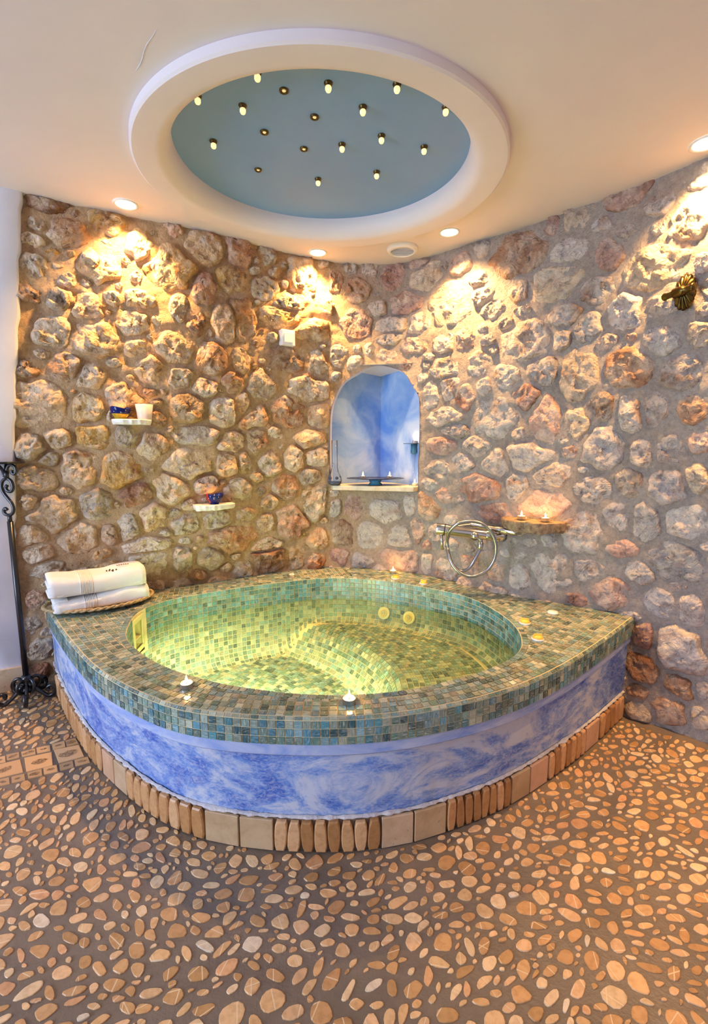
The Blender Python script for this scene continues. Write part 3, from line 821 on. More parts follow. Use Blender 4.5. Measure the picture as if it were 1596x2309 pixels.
def build_floor():
    m = MB()
    nx, ny = 100, 110
    xs = np.linspace(-3.4, 2.6, nx+1); ys = np.linspace(-1.6, 3.2, ny+1)
    V = [(x, y, 0.0015*fbm(x, y, 0, 4.0, 3)-0.001) for y in ys for x in xs]
    m.add(V, [(j*(nx+1)+i, j*(nx+1)+i+1, (j+1)*(nx+1)+i+1, (j+1)*(nx+1)+i) for j in range(ny) for i in range(nx)])
    floor = m.build('floor', 'floor_mortar', smooth=True)
    tag(floor, 'grey-brown mortar floor set with flat tan pebbles', 'floor', kind='structure')
    # marble inlay strip
    inlay_xy = []
    for q in INLAY:
        pts = [at(x/6.41, 1440+y/6.41, 0.001) for x, y in q]
        c = sum(pts, Vector())/4
        inlay_xy.append(np.array([(p.x, p.y) for p in pts]))
        mm = MB()
        top = [c+(p-c)*0.98+Vector((0,0,.0012)) for p in pts]; mid = [p.copy() for p in pts]; bot = [Vector((p.x,p.y,-.01)) for p in pts]
        col = srgb(*random.choice([(222,172,118),(214,164,112),(206,160,112),(226,180,130)])) if len(inlay_xy) <= 3 else srgb(*random.choice([(206,162,114),(188,148,104),(214,168,118)]))
        o2 = random.uniform(-.15,.15)
        us, ur = random.uniform(.85, 1.5), random.uniform(-.5, .5)
        uvt = [(us*(x_*math.cos(ur)-y_*math.sin(ur))+o2, us*(x_*math.sin(ur)+y_*math.cos(ur))) for x_, y_ in ((-1,1),(1,1),(1,-1),(-1,-1))]
        mm.add(top+mid+bot, [(3,2,1,0)]+[(i+4,i,(i+1)%4,(i+1)%4+4) for i in range(4)]+[(i+8,i+4,(i+1)%4+4,(i+1)%4+8) for i in range(4)], col,
               [[uvt[3],uvt[2],uvt[1],uvt[0]]]+[[(3,3)]*4]*8)
        fix_normals(mm.build('inlay_tile', 'fossil_marble', floor, center=True))
    # occupancy raster
    res = 0.002; X0, X1, Y0, Y1 = -2.5, 2.4, 0.35, 2.35
    W, H = int((X1-X0)/res), int((Y1-Y0)/res)
    gx, gy = np.meshgrid(X0+(np.arange(W)+.5)*res, Y0+(np.arange(H)+.5)*res)
    lo = 4
    cx, cy = gx[::lo, ::lo], gy[::lo, ::lo]
    q = np.stack([cx.ravel(), cy.ravel()], 1)
    occ = inside(q, front_poly()) | (dist_poly(q, BASE) < 0.006)
    ssw = np.linspace(S_ARC[0], S_ARC[-1], 260)
    wl = wall_pt(ssw, np.zeros(260), 0.05)[0][:,:2]
    room = np.vstack([wl, [[3.5, -2.0], [-4.5, -2.0]]])
    occ |= ~inside(q, room)
    for P in inlay_xy:
        c = P.mean(0); occ |= inside(q, c+(P-c)*1.10)
    # only what lies well inside the field of view
    occ = np.kron(occ.reshape(cx.shape).astype(bool), np.ones((lo, lo), bool))[:H, :W]
    occ = np.pad(occ, ((0, H-occ.shape[0]), (0, W-occ.shape[1])), constant_values=True)
    peb = []
    pal = [(228,180,126),(220,170,116),(234,190,138),(212,160,106),(202,152,100),(232,186,138),(222,166,118),(194,146,94),(238,202,156)]
    c_, s_ = math.cos(PITCH), math.sin(PITCH)
    for n_try, lo_a, hi_a in ((20000, .021, .030), (30000, .016, .022), (42000, .011, .017), (24000, .007, .011)):
        for _ in range(n_try):
            x = random.uniform(X0+.04, X1-.04); y = random.uniform(Y0+.04, Y1-.04)
            d = y*c_ + CAM_H*s_
            if abs(x)/d*FPX > 1450: continue
            i, j = int((y-Y0)/res), int((x-X0)/res)
            if occ[i, j]: continue
            a = random.uniform(lo_a, hi_a); b = a*random.choice([.42,.5,.58,.66,.78,.9])
            th = 0.9*math.sin(1.9*x+0.8)+0.7*math.cos(2.3*y+x)+random.gauss(0, .45)+0.2
            r = int((a+.004)/res)+1
            sl = (slice(max(0,i-r), i+r+1), slice(max(0,j-r), j+r+1))
            dx = gx[sl]-x; dy = gy[sl]-y
            u = dx*math.cos(th)+dy*math.sin(th); v = -dx*math.sin(th)+dy*math.cos(th)
            if (occ[sl] & (((u/(a+.0018))**2+(v/(b+.0018))**2) < 1)).any(): continue
            occ[sl] |= ((u/a)**2+(v/b)**2) < 1
            peb.append((x, y, a, b, th))
    data = []
    for x, y, a, b, th in peb:
        K = 14
        k = random.choice([3,3,4,4,5,6]); ph = random.random()*6.28
        dirs = [(ph+2*math.pi*(t+random.uniform(-.25,.25))/k, random.uniform(.55, .98)) for t in range(k)]
        rr = []
        for t in range(K):
            aa = 2*math.pi*t/K; v = 1.0
            for t2, d2 in dirs:
                cc = math.cos(aa-t2)
                if cc > .15: v = min(v, d2/cc)
            rr.append(v)
        rr = [(rr[t-1]+4*rr[t]+rr[(t+1)%K])/6*1.07 for t in range(K)]
        ct, st = math.cos(th), math.sin(th)
        hh = random.uniform(.0008, .0022)
        def ring(sc, z):
            out = []
            for t in range(K):
                aa = 2*math.pi*t/K
                u = a*rr[t]*sc*math.cos(aa); v = b*rr[t]*sc*math.sin(aa)
                out.append((x+u*ct-v*st, y+u*st+v*ct, z))
            return out
        V = ring(.90, hh+.0003)+ring(.975, hh*.6)+ring(1.0, -.004)
        F = [tuple(range(K))]+[(i*K+K+t, i*K+K+(t+1)%K, i*K+(t+1)%K, i*K+t) for i in range(2) for t in range(K)]
        colr = random.choice(pal); f = random.uniform(.92, 1.04)
        if random.random() < .02: colr = (236,214,184)
        col = srgb(*[min(255, c*f) for c in colr])
        px, py, d = project((x, y, 0))
        vis = (-10 < px < 1606) and py < 2320
        area = a*b*1.0/d**2*(CAM_H/math.hypot(math.hypot(x, y), CAM_H)) if vis else 0
        t1 = random.uniform(0, 6.28); t2 = t1+random.uniform(.5, 1.5); o1, o2 = random.uniform(-1.5, 1.5), random.uniform(-2.0, 2.0)
        cuv = lambda i: (3+((V[i][0]-x)*math.cos(t1)+(V[i][1]-y)*math.sin(t1))/a+o1, 3+((V[i][0]-x)*math.cos(t2)+(V[i][1]-y)*math.sin(t2))/a+o2)
        data.append((area, V, F, col, [[cuv(i) for i in f_] for f_ in F]))
    data.sort(key=lambda t: -t[0])
    rest = MB()
    for i, (ar, V, F, col, uvs) in enumerate(data):
        if i < 300:
            mb = MB(); mb.add(V, F, col, uvs); mb.build('pebble', 'pebble', floor, center=True)
        else: rest.add(V, F, col, uvs)
    o = rest.build('pebbles', 'pebble', floor); o['kind'] = 'stuff'
    print('pebbles', len(data))
build_floor()

# ------------------------------------------------------------------ hot tub
TUB = thing('hot_tub', 'corner hot tub clad in green glass mosaic with a blue washed base', 'hot tub', (0, 0, 0))
def strip(curve_a, za, curve_b, zb, mb, col=None):
    n = len(curve_a)
    V = [(p[0], p[1], za) for p in curve_a]+[(p[0], p[1], zb) for p in curve_b]
    mb.add(V, [(i, i+1, n+i+1, n+i) for i in range(n-1)], col)
def offset_curve(C, d):
    t = np.gradient(C, axis=0); l = np.linalg.norm(t, axis=1)[:,None]+1e-12; t = t/l
    return C + np.stack([-t[:,1], t[:,0]], 1)*d          # positive = left of travel (inward here)
SKIRT_H = 0.106
def build_tub_body():
    face = offset_curve(BASE, 0.012)
    # blue wall with uneven surface
    m = MB(); nz = 16; n = len(face); zs = np.linspace(0.0, .325, nz); V = []
    for z in zs:
        off = offset_curve(face, 0.0)
        for p, q in zip(off, offset_curve(face, .01)):
            d = (q-p); d = d/np.linalg.norm(d)
            w = 0.004*fbm(p[0], p[1], z, 3.0, 3)+0.0015*fbm(p[0], p[1], z, 20.0, 3)
            V.append((p[0]+d[0]*w, p[1]+d[1]*w, z))
    m.add(V, [(j*n+i, j*n+i+1, (j+1)*n+i+1, (j+1)*n+i) for j in range(nz-1) for i in range(n-1)])
    m.build('base_wall', 'blue_wash', TUB, smooth=True)
    # pale moulding under the mosaic band
    m = MB(); prev = None
    lip = [(0.030, .318), (0.014, .314), (0.006, .322), (0.006, .352), (0.010, .360), (0.05, .362)]
    for (d0, z0), (d1, z1) in zip(lip[:-1], lip[1:]):
        strip(offset_curve(OUTER, d0), z0, offset_curve(OUTER, d1), z1, m)
    o = m.build('plaster_lip', 'pale_blue_wash', TUB)
    # mortar edge on top of the skirting
    m = MB(); V = []; K = 7
    for i, p in enumerate(BASE):
        q = offset_curve(BASE, .01)[i] if i == 0 else None
    O1 = offset_curve(BASE, 1.0)-BASE
    for i, p in enumerate(BASE):
        w = 1+0.8*fbm(p[0]*6, p[1]*6, 0, 6, 4)
        for k in range(K):
            a = math.pi*k/(K-1)
            d = 0.010-0.009*w*math.sin(a); z = SKIRT_H+0.001+0.005*w*math.cos(a)
            V.append((p[0]+O1[i][0]*d, p[1]+O1[i][1]*d, z))
    m.add(V, [(i*K+k, (i+1)*K+k, (i+1)*K+k+1, i*K+k+1) for i in range(len(BASE)-1) for k in range(K-1)])
    m.build('skirting_mortar', 'lime_mortar', TUB, smooth=True)
    # mortar behind the skirting pieces
    m = MB(); strip(offset_curve(BASE, .006), 0.0, offset_curve(BASE, .006), SKIRT_H, m)
    m.build('skirting_bed', 'floor_mortar', TUB)
    # skirting: pairs of travertine tiles and runs of upright pebbles
    d = np.r_[0, np.cumsum(np.linalg.norm(np.diff(BASE, axis=0), axis=1))]; L = d[-1]
    T = np.gradient(BASE, axis=0); T /= np.linalg.norm(T, axis=1)[:,None]
    def fr(s):
        p = np.array([np.interp(s, d, BASE[:,0]), np.interp(s, d, BASE[:,1])])
        t = np.array([np.interp(s, d, T[:,0]), np.interp(s, d, T[:,1])]); t /= np.linalg.norm(t)
        return p, t, np.array([t[1], -t[0]])
    px = np.array([project((p[0], p[1], 0))[0] for p in BASE])
    sp = lambda x: float(np.interp(x, px, d))
    tiles = [(237,262),(263,291),(466,541),(543,618),(859,930),(932,1003),(1149,1190),(1191,1230),(1316,1345)]
    runs = [(132,236,15),(292,464,8),(620,857,8),(1005,1147,8),(1232,1314,7),(1347,1400,5)]
    for a, b in tiles:
        s0, s1 = sp(a)+.001, sp(b)-.001
        m = MB(); pts = []
        for off in (-.004, .0065):
            for s_, z_ in ((s0,.002),(s1,.002),(s1,SKIRT_H-.004),(s0,SKIRT_H-.004)):
                p, t, n = fr(s_); pts.append((p[0]+n[0]*off, p[1]+n[1]*off, z_))
        m.add(pts, [(3,2,1,0),(4,5,6,7),(0,1,5,4),(1,2,6,5),(2,3,7,6),(3,0,4,7)], srgb(*random.choice([(206,176,142),(212,170,138),(196,166,128)])))
        bevel(m.build('skirting_tile', 'travertine', TUB, center=True), .002, 1)
    for a, b, k in runs:
        s0, s1 = sp(a), sp(b); w = (s1-s0)/k
        up = True
        for i in range(k):
            sc = s0+(i+.5)*w; p, t, n = fr(sc)
            V = []; rows = 7; hw = w*0.5-.0022
            flip = (i % 2 == 0)
            zb, zt = .003, SKIRT_H-random.uniform(.0, .007)
            ex = random.uniform(.45, .75); tilt = random.uniform(-.003, .003)
            for layer, (off, sh) in enumerate(((-.003, 1.0), (.006, .97), (.0095, .80))):
                ring = []
                for q in range(rows):
                    f = q/(rows-1); g = f if flip else 1-f
                    width = hw*(ex+(1.12-ex)*math.sin(math.pi*min(1, .12+.62*g)))*(.80 if q in (0, rows-1) else 1)
                    ring.append((width, zb+(zt-zb)*f))
                pts = [(wd*sh+tilt*(2*(z/SKIRT_H)-1), .053+(z-.053)*(sh*.5+.5)) for wd, z in ring]+[(-wd*sh+tilt*(2*(z/SKIRT_H)-1), .053+(z-.053)*(sh*.5+.5)) for wd, z in ring[::-1]]
                for u, z in pts: V.append((p[0]+t[0]*u+n[0]*off, p[1]+t[1]*u+n[1]*off, z))
            K2 = rows*2
            F = [(l*K2+j, l*K2+(j+1)%K2, (l+1)*K2+(j+1)%K2, (l+1)*K2+j) for l in range(2) for j in range(K2)]+[tuple(2*K2+j for j in range(K2))]
            m = MB(); m.add(V, F, srgb(*random.choice([(204,156,108),(186,136,86),(214,168,122),(170,122,76),(196,146,98)])))
            fix_normals(m.build('skirting_pebble', 'pebble', TUB, center=True))
build_tub_body()

# ------- basin height map
BENCH = smooth_poly(resample(catmull([(p.x, p.y) for p in [at(*q, .19) for q in ((520,1372),(600,1383),(680,1402),(760,1428),(830,1462),(880,1500),(905,1545),(900,1600))]], 10), n=160)[0], 30, False)
Z_BENCH, Z_WELL, SLOPE_W, COVE = 0.19, 0.035, 0.17, 0.06
def bench_side(X):
    """signed distance to the bench edge: positive over the deep well"""
    d = dist_poly(X, BENCH)
    A = BENCH[:-1]; B = BENCH[1:]
    mid = (A+B)/2; t = B-A; nr = np.stack([t[:,1], -t[:,0]], 1)
    j = np.array([((mid-x)**2).sum(1).argmin() for x in X])
    sg = np.sign(((X-mid[j])*nr[j]).sum(1))
    return d*sg
def floor_z(X):
    d = bench_side(X); t = np.clip((d+.02)/SLOPE_W, 0, 1); t = t*t*(3-2*t)
    return Z_BENCH+(Z_WELL-Z_BENCH)*t
TPAL = [(120,148,136),(146,160,144),(168,172,150),(98,122,112),(124,134,108),(148,150,120),(118,142,142),(182,184,160),(78,98,90),(158,152,128),(126,156,152),(110,134,112),(166,168,142)]  # paler and tanner: the warm light's sheen is put into the tile colours
TP_B = [(74,132,140),(100,150,162),(66,108,112),(126,160,164),(60,92,96),(96,128,116),(120,140,128),(84,140,156)]
TILES = []      # (weight, corners(4), normal, colour, uv offset)
def add_tile(c, ax, ay, n, half=(.0112,.0112), pal=TPAL, thick=.0024, weight=True, group='deck'):
    c = np.asarray(c, float); ax = np.asarray(ax, float); ay = np.asarray(ay, float); n = np.asarray(n, float)
    j = [random.uniform(-.0004, .0004) for _ in range(2)]
    h0, h1 = half
    top = [c+ax*(sx*h0*.965)+ay*(sy*h1*.965)+n*thick for sx, sy in ((-1,-1),(1,-1),(1,1),(-1,1))]
    bot = [c+ax*(sx*h0)+ay*(sy*h1)-n*.001 for sx, sy in ((-1,-1),(1,-1),(1,1),(-1,1))]
    f = random.uniform(.86, 1.1)
    col = srgb(*[min(255, v*f) for v in random.choice(pal)])
    ou, ov = random.uniform(0, 90), random.uniform(0, 90)
    if random.random() < .5: uv = [(ou,ov),(ou+1,ov),(ou+1,ov+1),(ou,ov+1)]
    else: uv = [(ou,ov),(ou,ov+1),(ou+1,ov+1),(ou+1,ov)]
    d = Vector(c)-Vector((0,0,CAM_H)); fac = max(0, -d.normalized().dot(Vector(n)))
    wgt = h0*h1*fac/d.length_squared if weight else 0
    TILES.append((wgt, top+bot, [(0,1,2,3),(4,5,1,0),(5,6,2,1),(6,7,3,2),(7,4,0,3)], col, [uv]+[[uv[0]]*4]*4, group))
def curve_walk(C, step, closed=False, phase=0.0):
    Q = np.vstack([C, C[:1]]) if closed else C
    d = np.r_[0, np.cumsum(np.linalg.norm(np.diff(Q, axis=0), axis=1))]; L = d[-1]
    n = int(L/step)
    if closed: step = L/n
    s = (np.arange(n)+.5)*step+phase
    s = s[s < L]
    P = np.stack([np.interp(s, d, Q[:,0]), np.interp(s, d, Q[:,1])], 1)
    e = .004
    A = np.stack([np.interp(s-e, d, Q[:,0]), np.interp(s-e, d, Q[:,1])], 1); B = np.stack([np.interp(s+e, d, Q[:,0]), np.interp(s+e, d, Q[:,1])], 1)
    T = B-A; T /= np.linalg.norm(T, axis=1)[:,None]+1e-12
    return P, T
def build_mosaic():
    up = np.array([0,0,1.0])
    # grout bodies -------------------------------------------------
    m = MB()
    strip(OUTER, Z_BAND, OUTER, Z_TOP-.008, m); strip(OUTER, Z_TOP-.008, offset_curve(OUTER, .008), Z_TOP, m)
    # deck top between the outline and the basin, matched by angle about the basin centre
    deck_o = np.vstack([offset_curve(OUTER, .008), WALLR_IN])
    c0 = np.array([-.12, 2.02])
    ang = np.sort(np.r_[np.linspace(-math.pi, math.pi, 420, endpoint=False), [math.atan2(*(OUTER[0]-c0)[::-1]), math.atan2(*(OUTER[-1]-c0)[::-1])]])
    def radial(P, a):
        best = np.zeros(len(a)); Q = np.roll(P, -1, 0)
        for i, t in enumerate(a):
            dx, dy = math.cos(t), math.sin(t)
            A = P-c0; B = Q-c0
            ca = dx*A[:,1]-dy*A[:,0]; cb = dx*B[:,1]-dy*B[:,0]
            k = np.where(ca*cb <= 0)[0]
            if len(k) == 0: continue
            w = ca[k]/(ca[k]-cb[k]+1e-15)
            r = (A[k]+(B[k]-A[k])*w[:,None])@np.array([dx, dy])
            best[i] = r.max()
        return best
    ro, ri = radial(deck_o, ang), radial(INNER, ang)
    A = len(ang); V = [(c0[0]+r*math.cos(t), c0[1]+r*math.sin(t), Z_TOP) for r, t in zip(ri, ang)]+[(c0[0]+r*math.cos(t), c0[1]+r*math.sin(t), Z_TOP) for r, t in zip(ro, ang)]
    m.add(V, [(i, A+i, A+(i+1)%A, (i+1)%A) for i in range(A)])
    m.build('deck_grout', 'grout', TUB)
    # basin shell -------------------------------------------------
    n_in = len(INNER)
    T = np.roll(INNER,-1,0)-np.roll(INNER,1,0); T /= np.linalg.norm(T,axis=1)[:,None]
    NI = np.stack([-T[:,1], T[:,0]], 1)                       # inward
    zf = floor_z(INNER+NI*(COVE+.02))
    zf = np.convolve(np.r_[zf[-9:], zf, zf[:9]], np.ones(19)/19, 'valid')
    def wall_profile(i, t):                                  # t along the profile from the rim down, metres
        zv = zf[i]+COVE; Lv = Z_TOP-zv
        if t < Lv: return 0.0, Z_TOP-t, 0.0
        a = min(math.pi/2, (t-Lv)/COVE)
        return COVE*(1-math.cos(a)), zv-COVE*math.sin(a), a
    # skimmer opening: index range and heights
    sk = np.where(np.abs(np.arctan2(INNER[:,1]-2.02, INNER[:,0]+.12)-math.atan2(SKIM[1]-2.02, SKIM[0]+.12)) < .075)[0]
    sk_in = ((INNER-np.array(SKIM))**2).sum(1) < SKIM_HW**2
    m = MB(); rows = 26; V = []
    for i in range(n_in):
        Lt = Z_TOP-zf[i]-COVE+COVE*math.pi/2
        ts = np.linspace(0, Lt, rows)
        for t in ts:
            w, z, a = wall_profile(i, t); V.append((INNER[i,0]+NI[i,0]*w, INNER[i,1]+NI[i,1]*w, z))
    F = []
    for i in range(n_in):
        for r in range(rows-1):
            zc = V[i*rows+r][2]
            if sk_in[i] and SKIM_Z0 < zc < SKIM_Z1+.012: continue
            F.append((i*rows+r, i*rows+r+1, ((i+1)%n_in)*rows+r+1, ((i+1)%n_in)*rows+r))
    m.add(V, F); m.build('basin_wall', 'grout', TUB, smooth=True)
    g = 0.02
    xs = np.arange(INNER[:,0].min(), INNER[:,0].max()+g, g); ys = np.arange(INNER[:,1].min(), INNER[:,1].max()+g, g)
    GX, GY = np.meshgrid(xs, ys); q = np.stack([GX.ravel(), GY.ravel()], 1)
    ins = inside(q, INNER) & (dist_poly(q, INNER, True) > COVE-.035)
    z = np.zeros(len(q)); z[ins] = floor_z(q[ins])-.0005
    ins2 = ins.reshape(GX.shape); I = np.arange(len(q)).reshape(GX.shape)
    F = [(I[j,i],I[j,i+1],I[j+1,i+1],I[j+1,i]) for j in range(len(ys)-1) for i in range(len(xs)-1) if ins2[j,i] and ins2[j,i+1] and ins2[j+1,i] and ins2[j+1,i+1]]
    m = MB(); m.add([(a[0], a[1], b) for a, b in zip(q, z)], F); m.build('basin_floor', 'grout', TUB, smooth=True)
    # tiles: front band -------------------------------------------
    P, Tn = curve_walk(OUTER, P_T)
    for p, t in zip(P, Tn):
        n = np.array([t[1], -t[0], 0]); tt = np.array([t[0], t[1], 0])
        for r in range(3):
            zc = Z_TOP-.008-.0125-.0248*r
            add_tile((p[0], p[1], zc), tt, up, n, pal=TP_B+TPAL[:4])
        nb = (n+up)/math.sqrt(2); ab = (up-n)/math.sqrt(2)
        add_tile((p[0]-n[0]*.004, p[1]-n[1]*.004, Z_TOP-.004), tt, ab, nb, (.0112, .0050), thick=.0018)
    # tiles: deck, rows parallel to the front edge ----------------
    wall_m = WALLR
    for j in range(0, 62):
        off = .0095+P_T*(j+.5)
        C = offset_curve(OUTER, off)
        P, Tn = curve_walk(C, P_T, phase=.5*P_T*(j % 2)*0)
        if len(P) == 0: continue
        ok = inside(P, DECK) & ~inside(P, INNER)
        P, Tn = P[ok], Tn[ok]
        if len(P) == 0: continue
        dI = dist_poly(P, INNER, True); dF = dist_poly(P, OUTER); dW = dist_poly(P, wall_m)
        ledge = (dW < .33) & (P[:,0] < -.02) & (P[:,0] > -1.12) & (P[:,1] > 2.15)
        ok = (dI > P_T*.72) & (dF > off-.0015) & (dW > -.01) & ~ledge
        for p, t in zip(P[ok], Tn[ok]):
            add_tile((p[0], p[1], Z_TOP), (t[0], t[1], 0), (-t[1], t[0], 0), up)
    # ledge by the left wall: rows parallel to that wall
    for j in range(0, 14):
        C = offset_curve(WALLR, .004+P_T*(j+.5))
        P, Tn = curve_walk(C, P_T)
        ok = inside(P, DECK) & ~inside(P, INNER)
        P, Tn = P[ok], Tn[ok]
        if len(P) == 0: continue
        dI = dist_poly(P, INNER, True); dW = dist_poly(P, wall_m)
        ok = (dI > P_T*.72) & (dW < .33) & (P[:,0] < -.02) & (P[:,0] > -1.12) & (P[:,1] > 2.15)
        for p, t in zip(P[ok], Tn[ok]):
            add_tile((p[0], p[1], Z_TOP), (t[0], t[1], 0), (-t[1], t[0], 0), up)
    # border row round the basin
    C = INNER-NI*(P_T*.5+.001)
    P, Tn = curve_walk(C, P_T, True)
    for p, t in zip(P, Tn):
        add_tile((p[0], p[1], Z_TOP+.0006), (t[0], t[1], 0), (-t[1], t[0], 0), up, thick=.003)
    # basin wall tiles
    P, Tn = curve_walk(INNER, P_T, True)
    idx = [((INNER-p)**2).sum(1).argmin() for p in P]
    for p, t, i in zip(P, Tn, idx):
        ni = np.array([-t[1], t[0]]); tt = np.array([t[0], t[1], 0])
        Lt = Z_TOP-zf[i]-COVE+COVE*math.pi/2
        k = int(round(Lt/P_T)); st = Lt/k
        skim = ((p-np.array(SKIM))**2).sum() < (SKIM_HW+.016)**2
        for r in range(k):
            w, z, a = wall_profile(i, (r+.5)*st)
            if skim and SKIM_Z0-.02 < z < SKIM_Z1+.02: continue
            nn = np.array([ni[0]*math.cos(a), ni[1]*math.cos(a), math.sin(a)])
            ay = np.cross(nn, tt)
            h0 = .0112*(1-w*.9)
            add_tile((p[0]+ni[0]*w, p[1]+ni[1]*w, z), tt, ay, nn, (h0, min(.0112, st*.5-.001)), pal=TP_B if z > WATER_Z else TPAL, weight=z > WATER_Z, group='basin')
    # basin floor tiles: rows parallel to the bench edge
    Bx = np.vstack([BENCH[0]+(BENCH[0]-BENCH[1])/np.linalg.norm(BENCH[0]-BENCH[1])*np.linspace(.6, .01, 40)[:,None], BENCH, BENCH[-1]+(BENCH[-1]-BENCH[-2])/np.linalg.norm(BENCH[-1]-BENCH[-2])*np.linspace(.01, .6, 40)[:,None]])
    # surface distance across the slope
    dd = np.linspace(-1.2, 1.2, 4801); t = np.clip((dd+.02)/SLOPE_W, 0, 1); zz = Z_BENCH+(Z_WELL-Z_BENCH)*t*t*(3-2*t)
    cum = np.r_[0, np.cumsum(np.hypot(np.diff(dd), np.diff(zz)))]
    for sd in np.arange(0, cum[-1], P_T):
        d0 = np.interp(sd, cum, dd)
        C = offset_curve(Bx, -d0)
        P, Tn = curve_walk(C, P_T)
        ok = inside(P, INNER); P, Tn = P[ok], Tn[ok]
        if len(P) == 0: continue
        ok = (dist_poly(P, INNER, True) > COVE+.008) & (dist_poly(P, Bx) > abs(d0)-.002)
        P, Tn = P[ok], Tn[ok]
        if len(P) == 0: continue
        z0 = floor_z(P)
        e = .006
        for p, tn, z in zip(P, Tn, z0):
            g0, g1 = floor_z(np.array([p+[tn[1]*e, -tn[0]*e], p-[tn[1]*e, -tn[0]*e]]))
            across = np.array([tn[1]*2*e, -tn[0]*2*e, g0-g1]); across /= np.linalg.norm(across)
            tt = np.array([tn[0], tn[1], 0]); nn = np.cross(tt, across)
            if nn[2] < 0: nn = -nn; tt = -tt
            add_tile((p[0], p[1], z), tt, across, nn, weight=False, group='basin')
    TILES.sort(key=lambda t: -t[0])
    rest = {'deck': MB(), 'basin': MB()}
    for i, (w, V, F, col, uv, g) in enumerate(TILES):
        if i < 300:
            mb = MB(); mb.add(V, F, col, uv); mb.build('mosaic_tile', 'mosaic_glass', TUB, center=True)
        else: rest[g].add(V, F, col, uv)
    for g, nm in (('deck', 'deck_mosaic'), ('basin', 'basin_mosaic')):
        o = rest[g].build(nm, 'mosaic_glass', TUB); o['kind'] = 'stuff'
    print('tiles', len(TILES))
SKIM = (-.985, 2.06); SKIM_HW = .062; SKIM_Z0, SKIM_Z1 = .262, .425
build_mosaic()

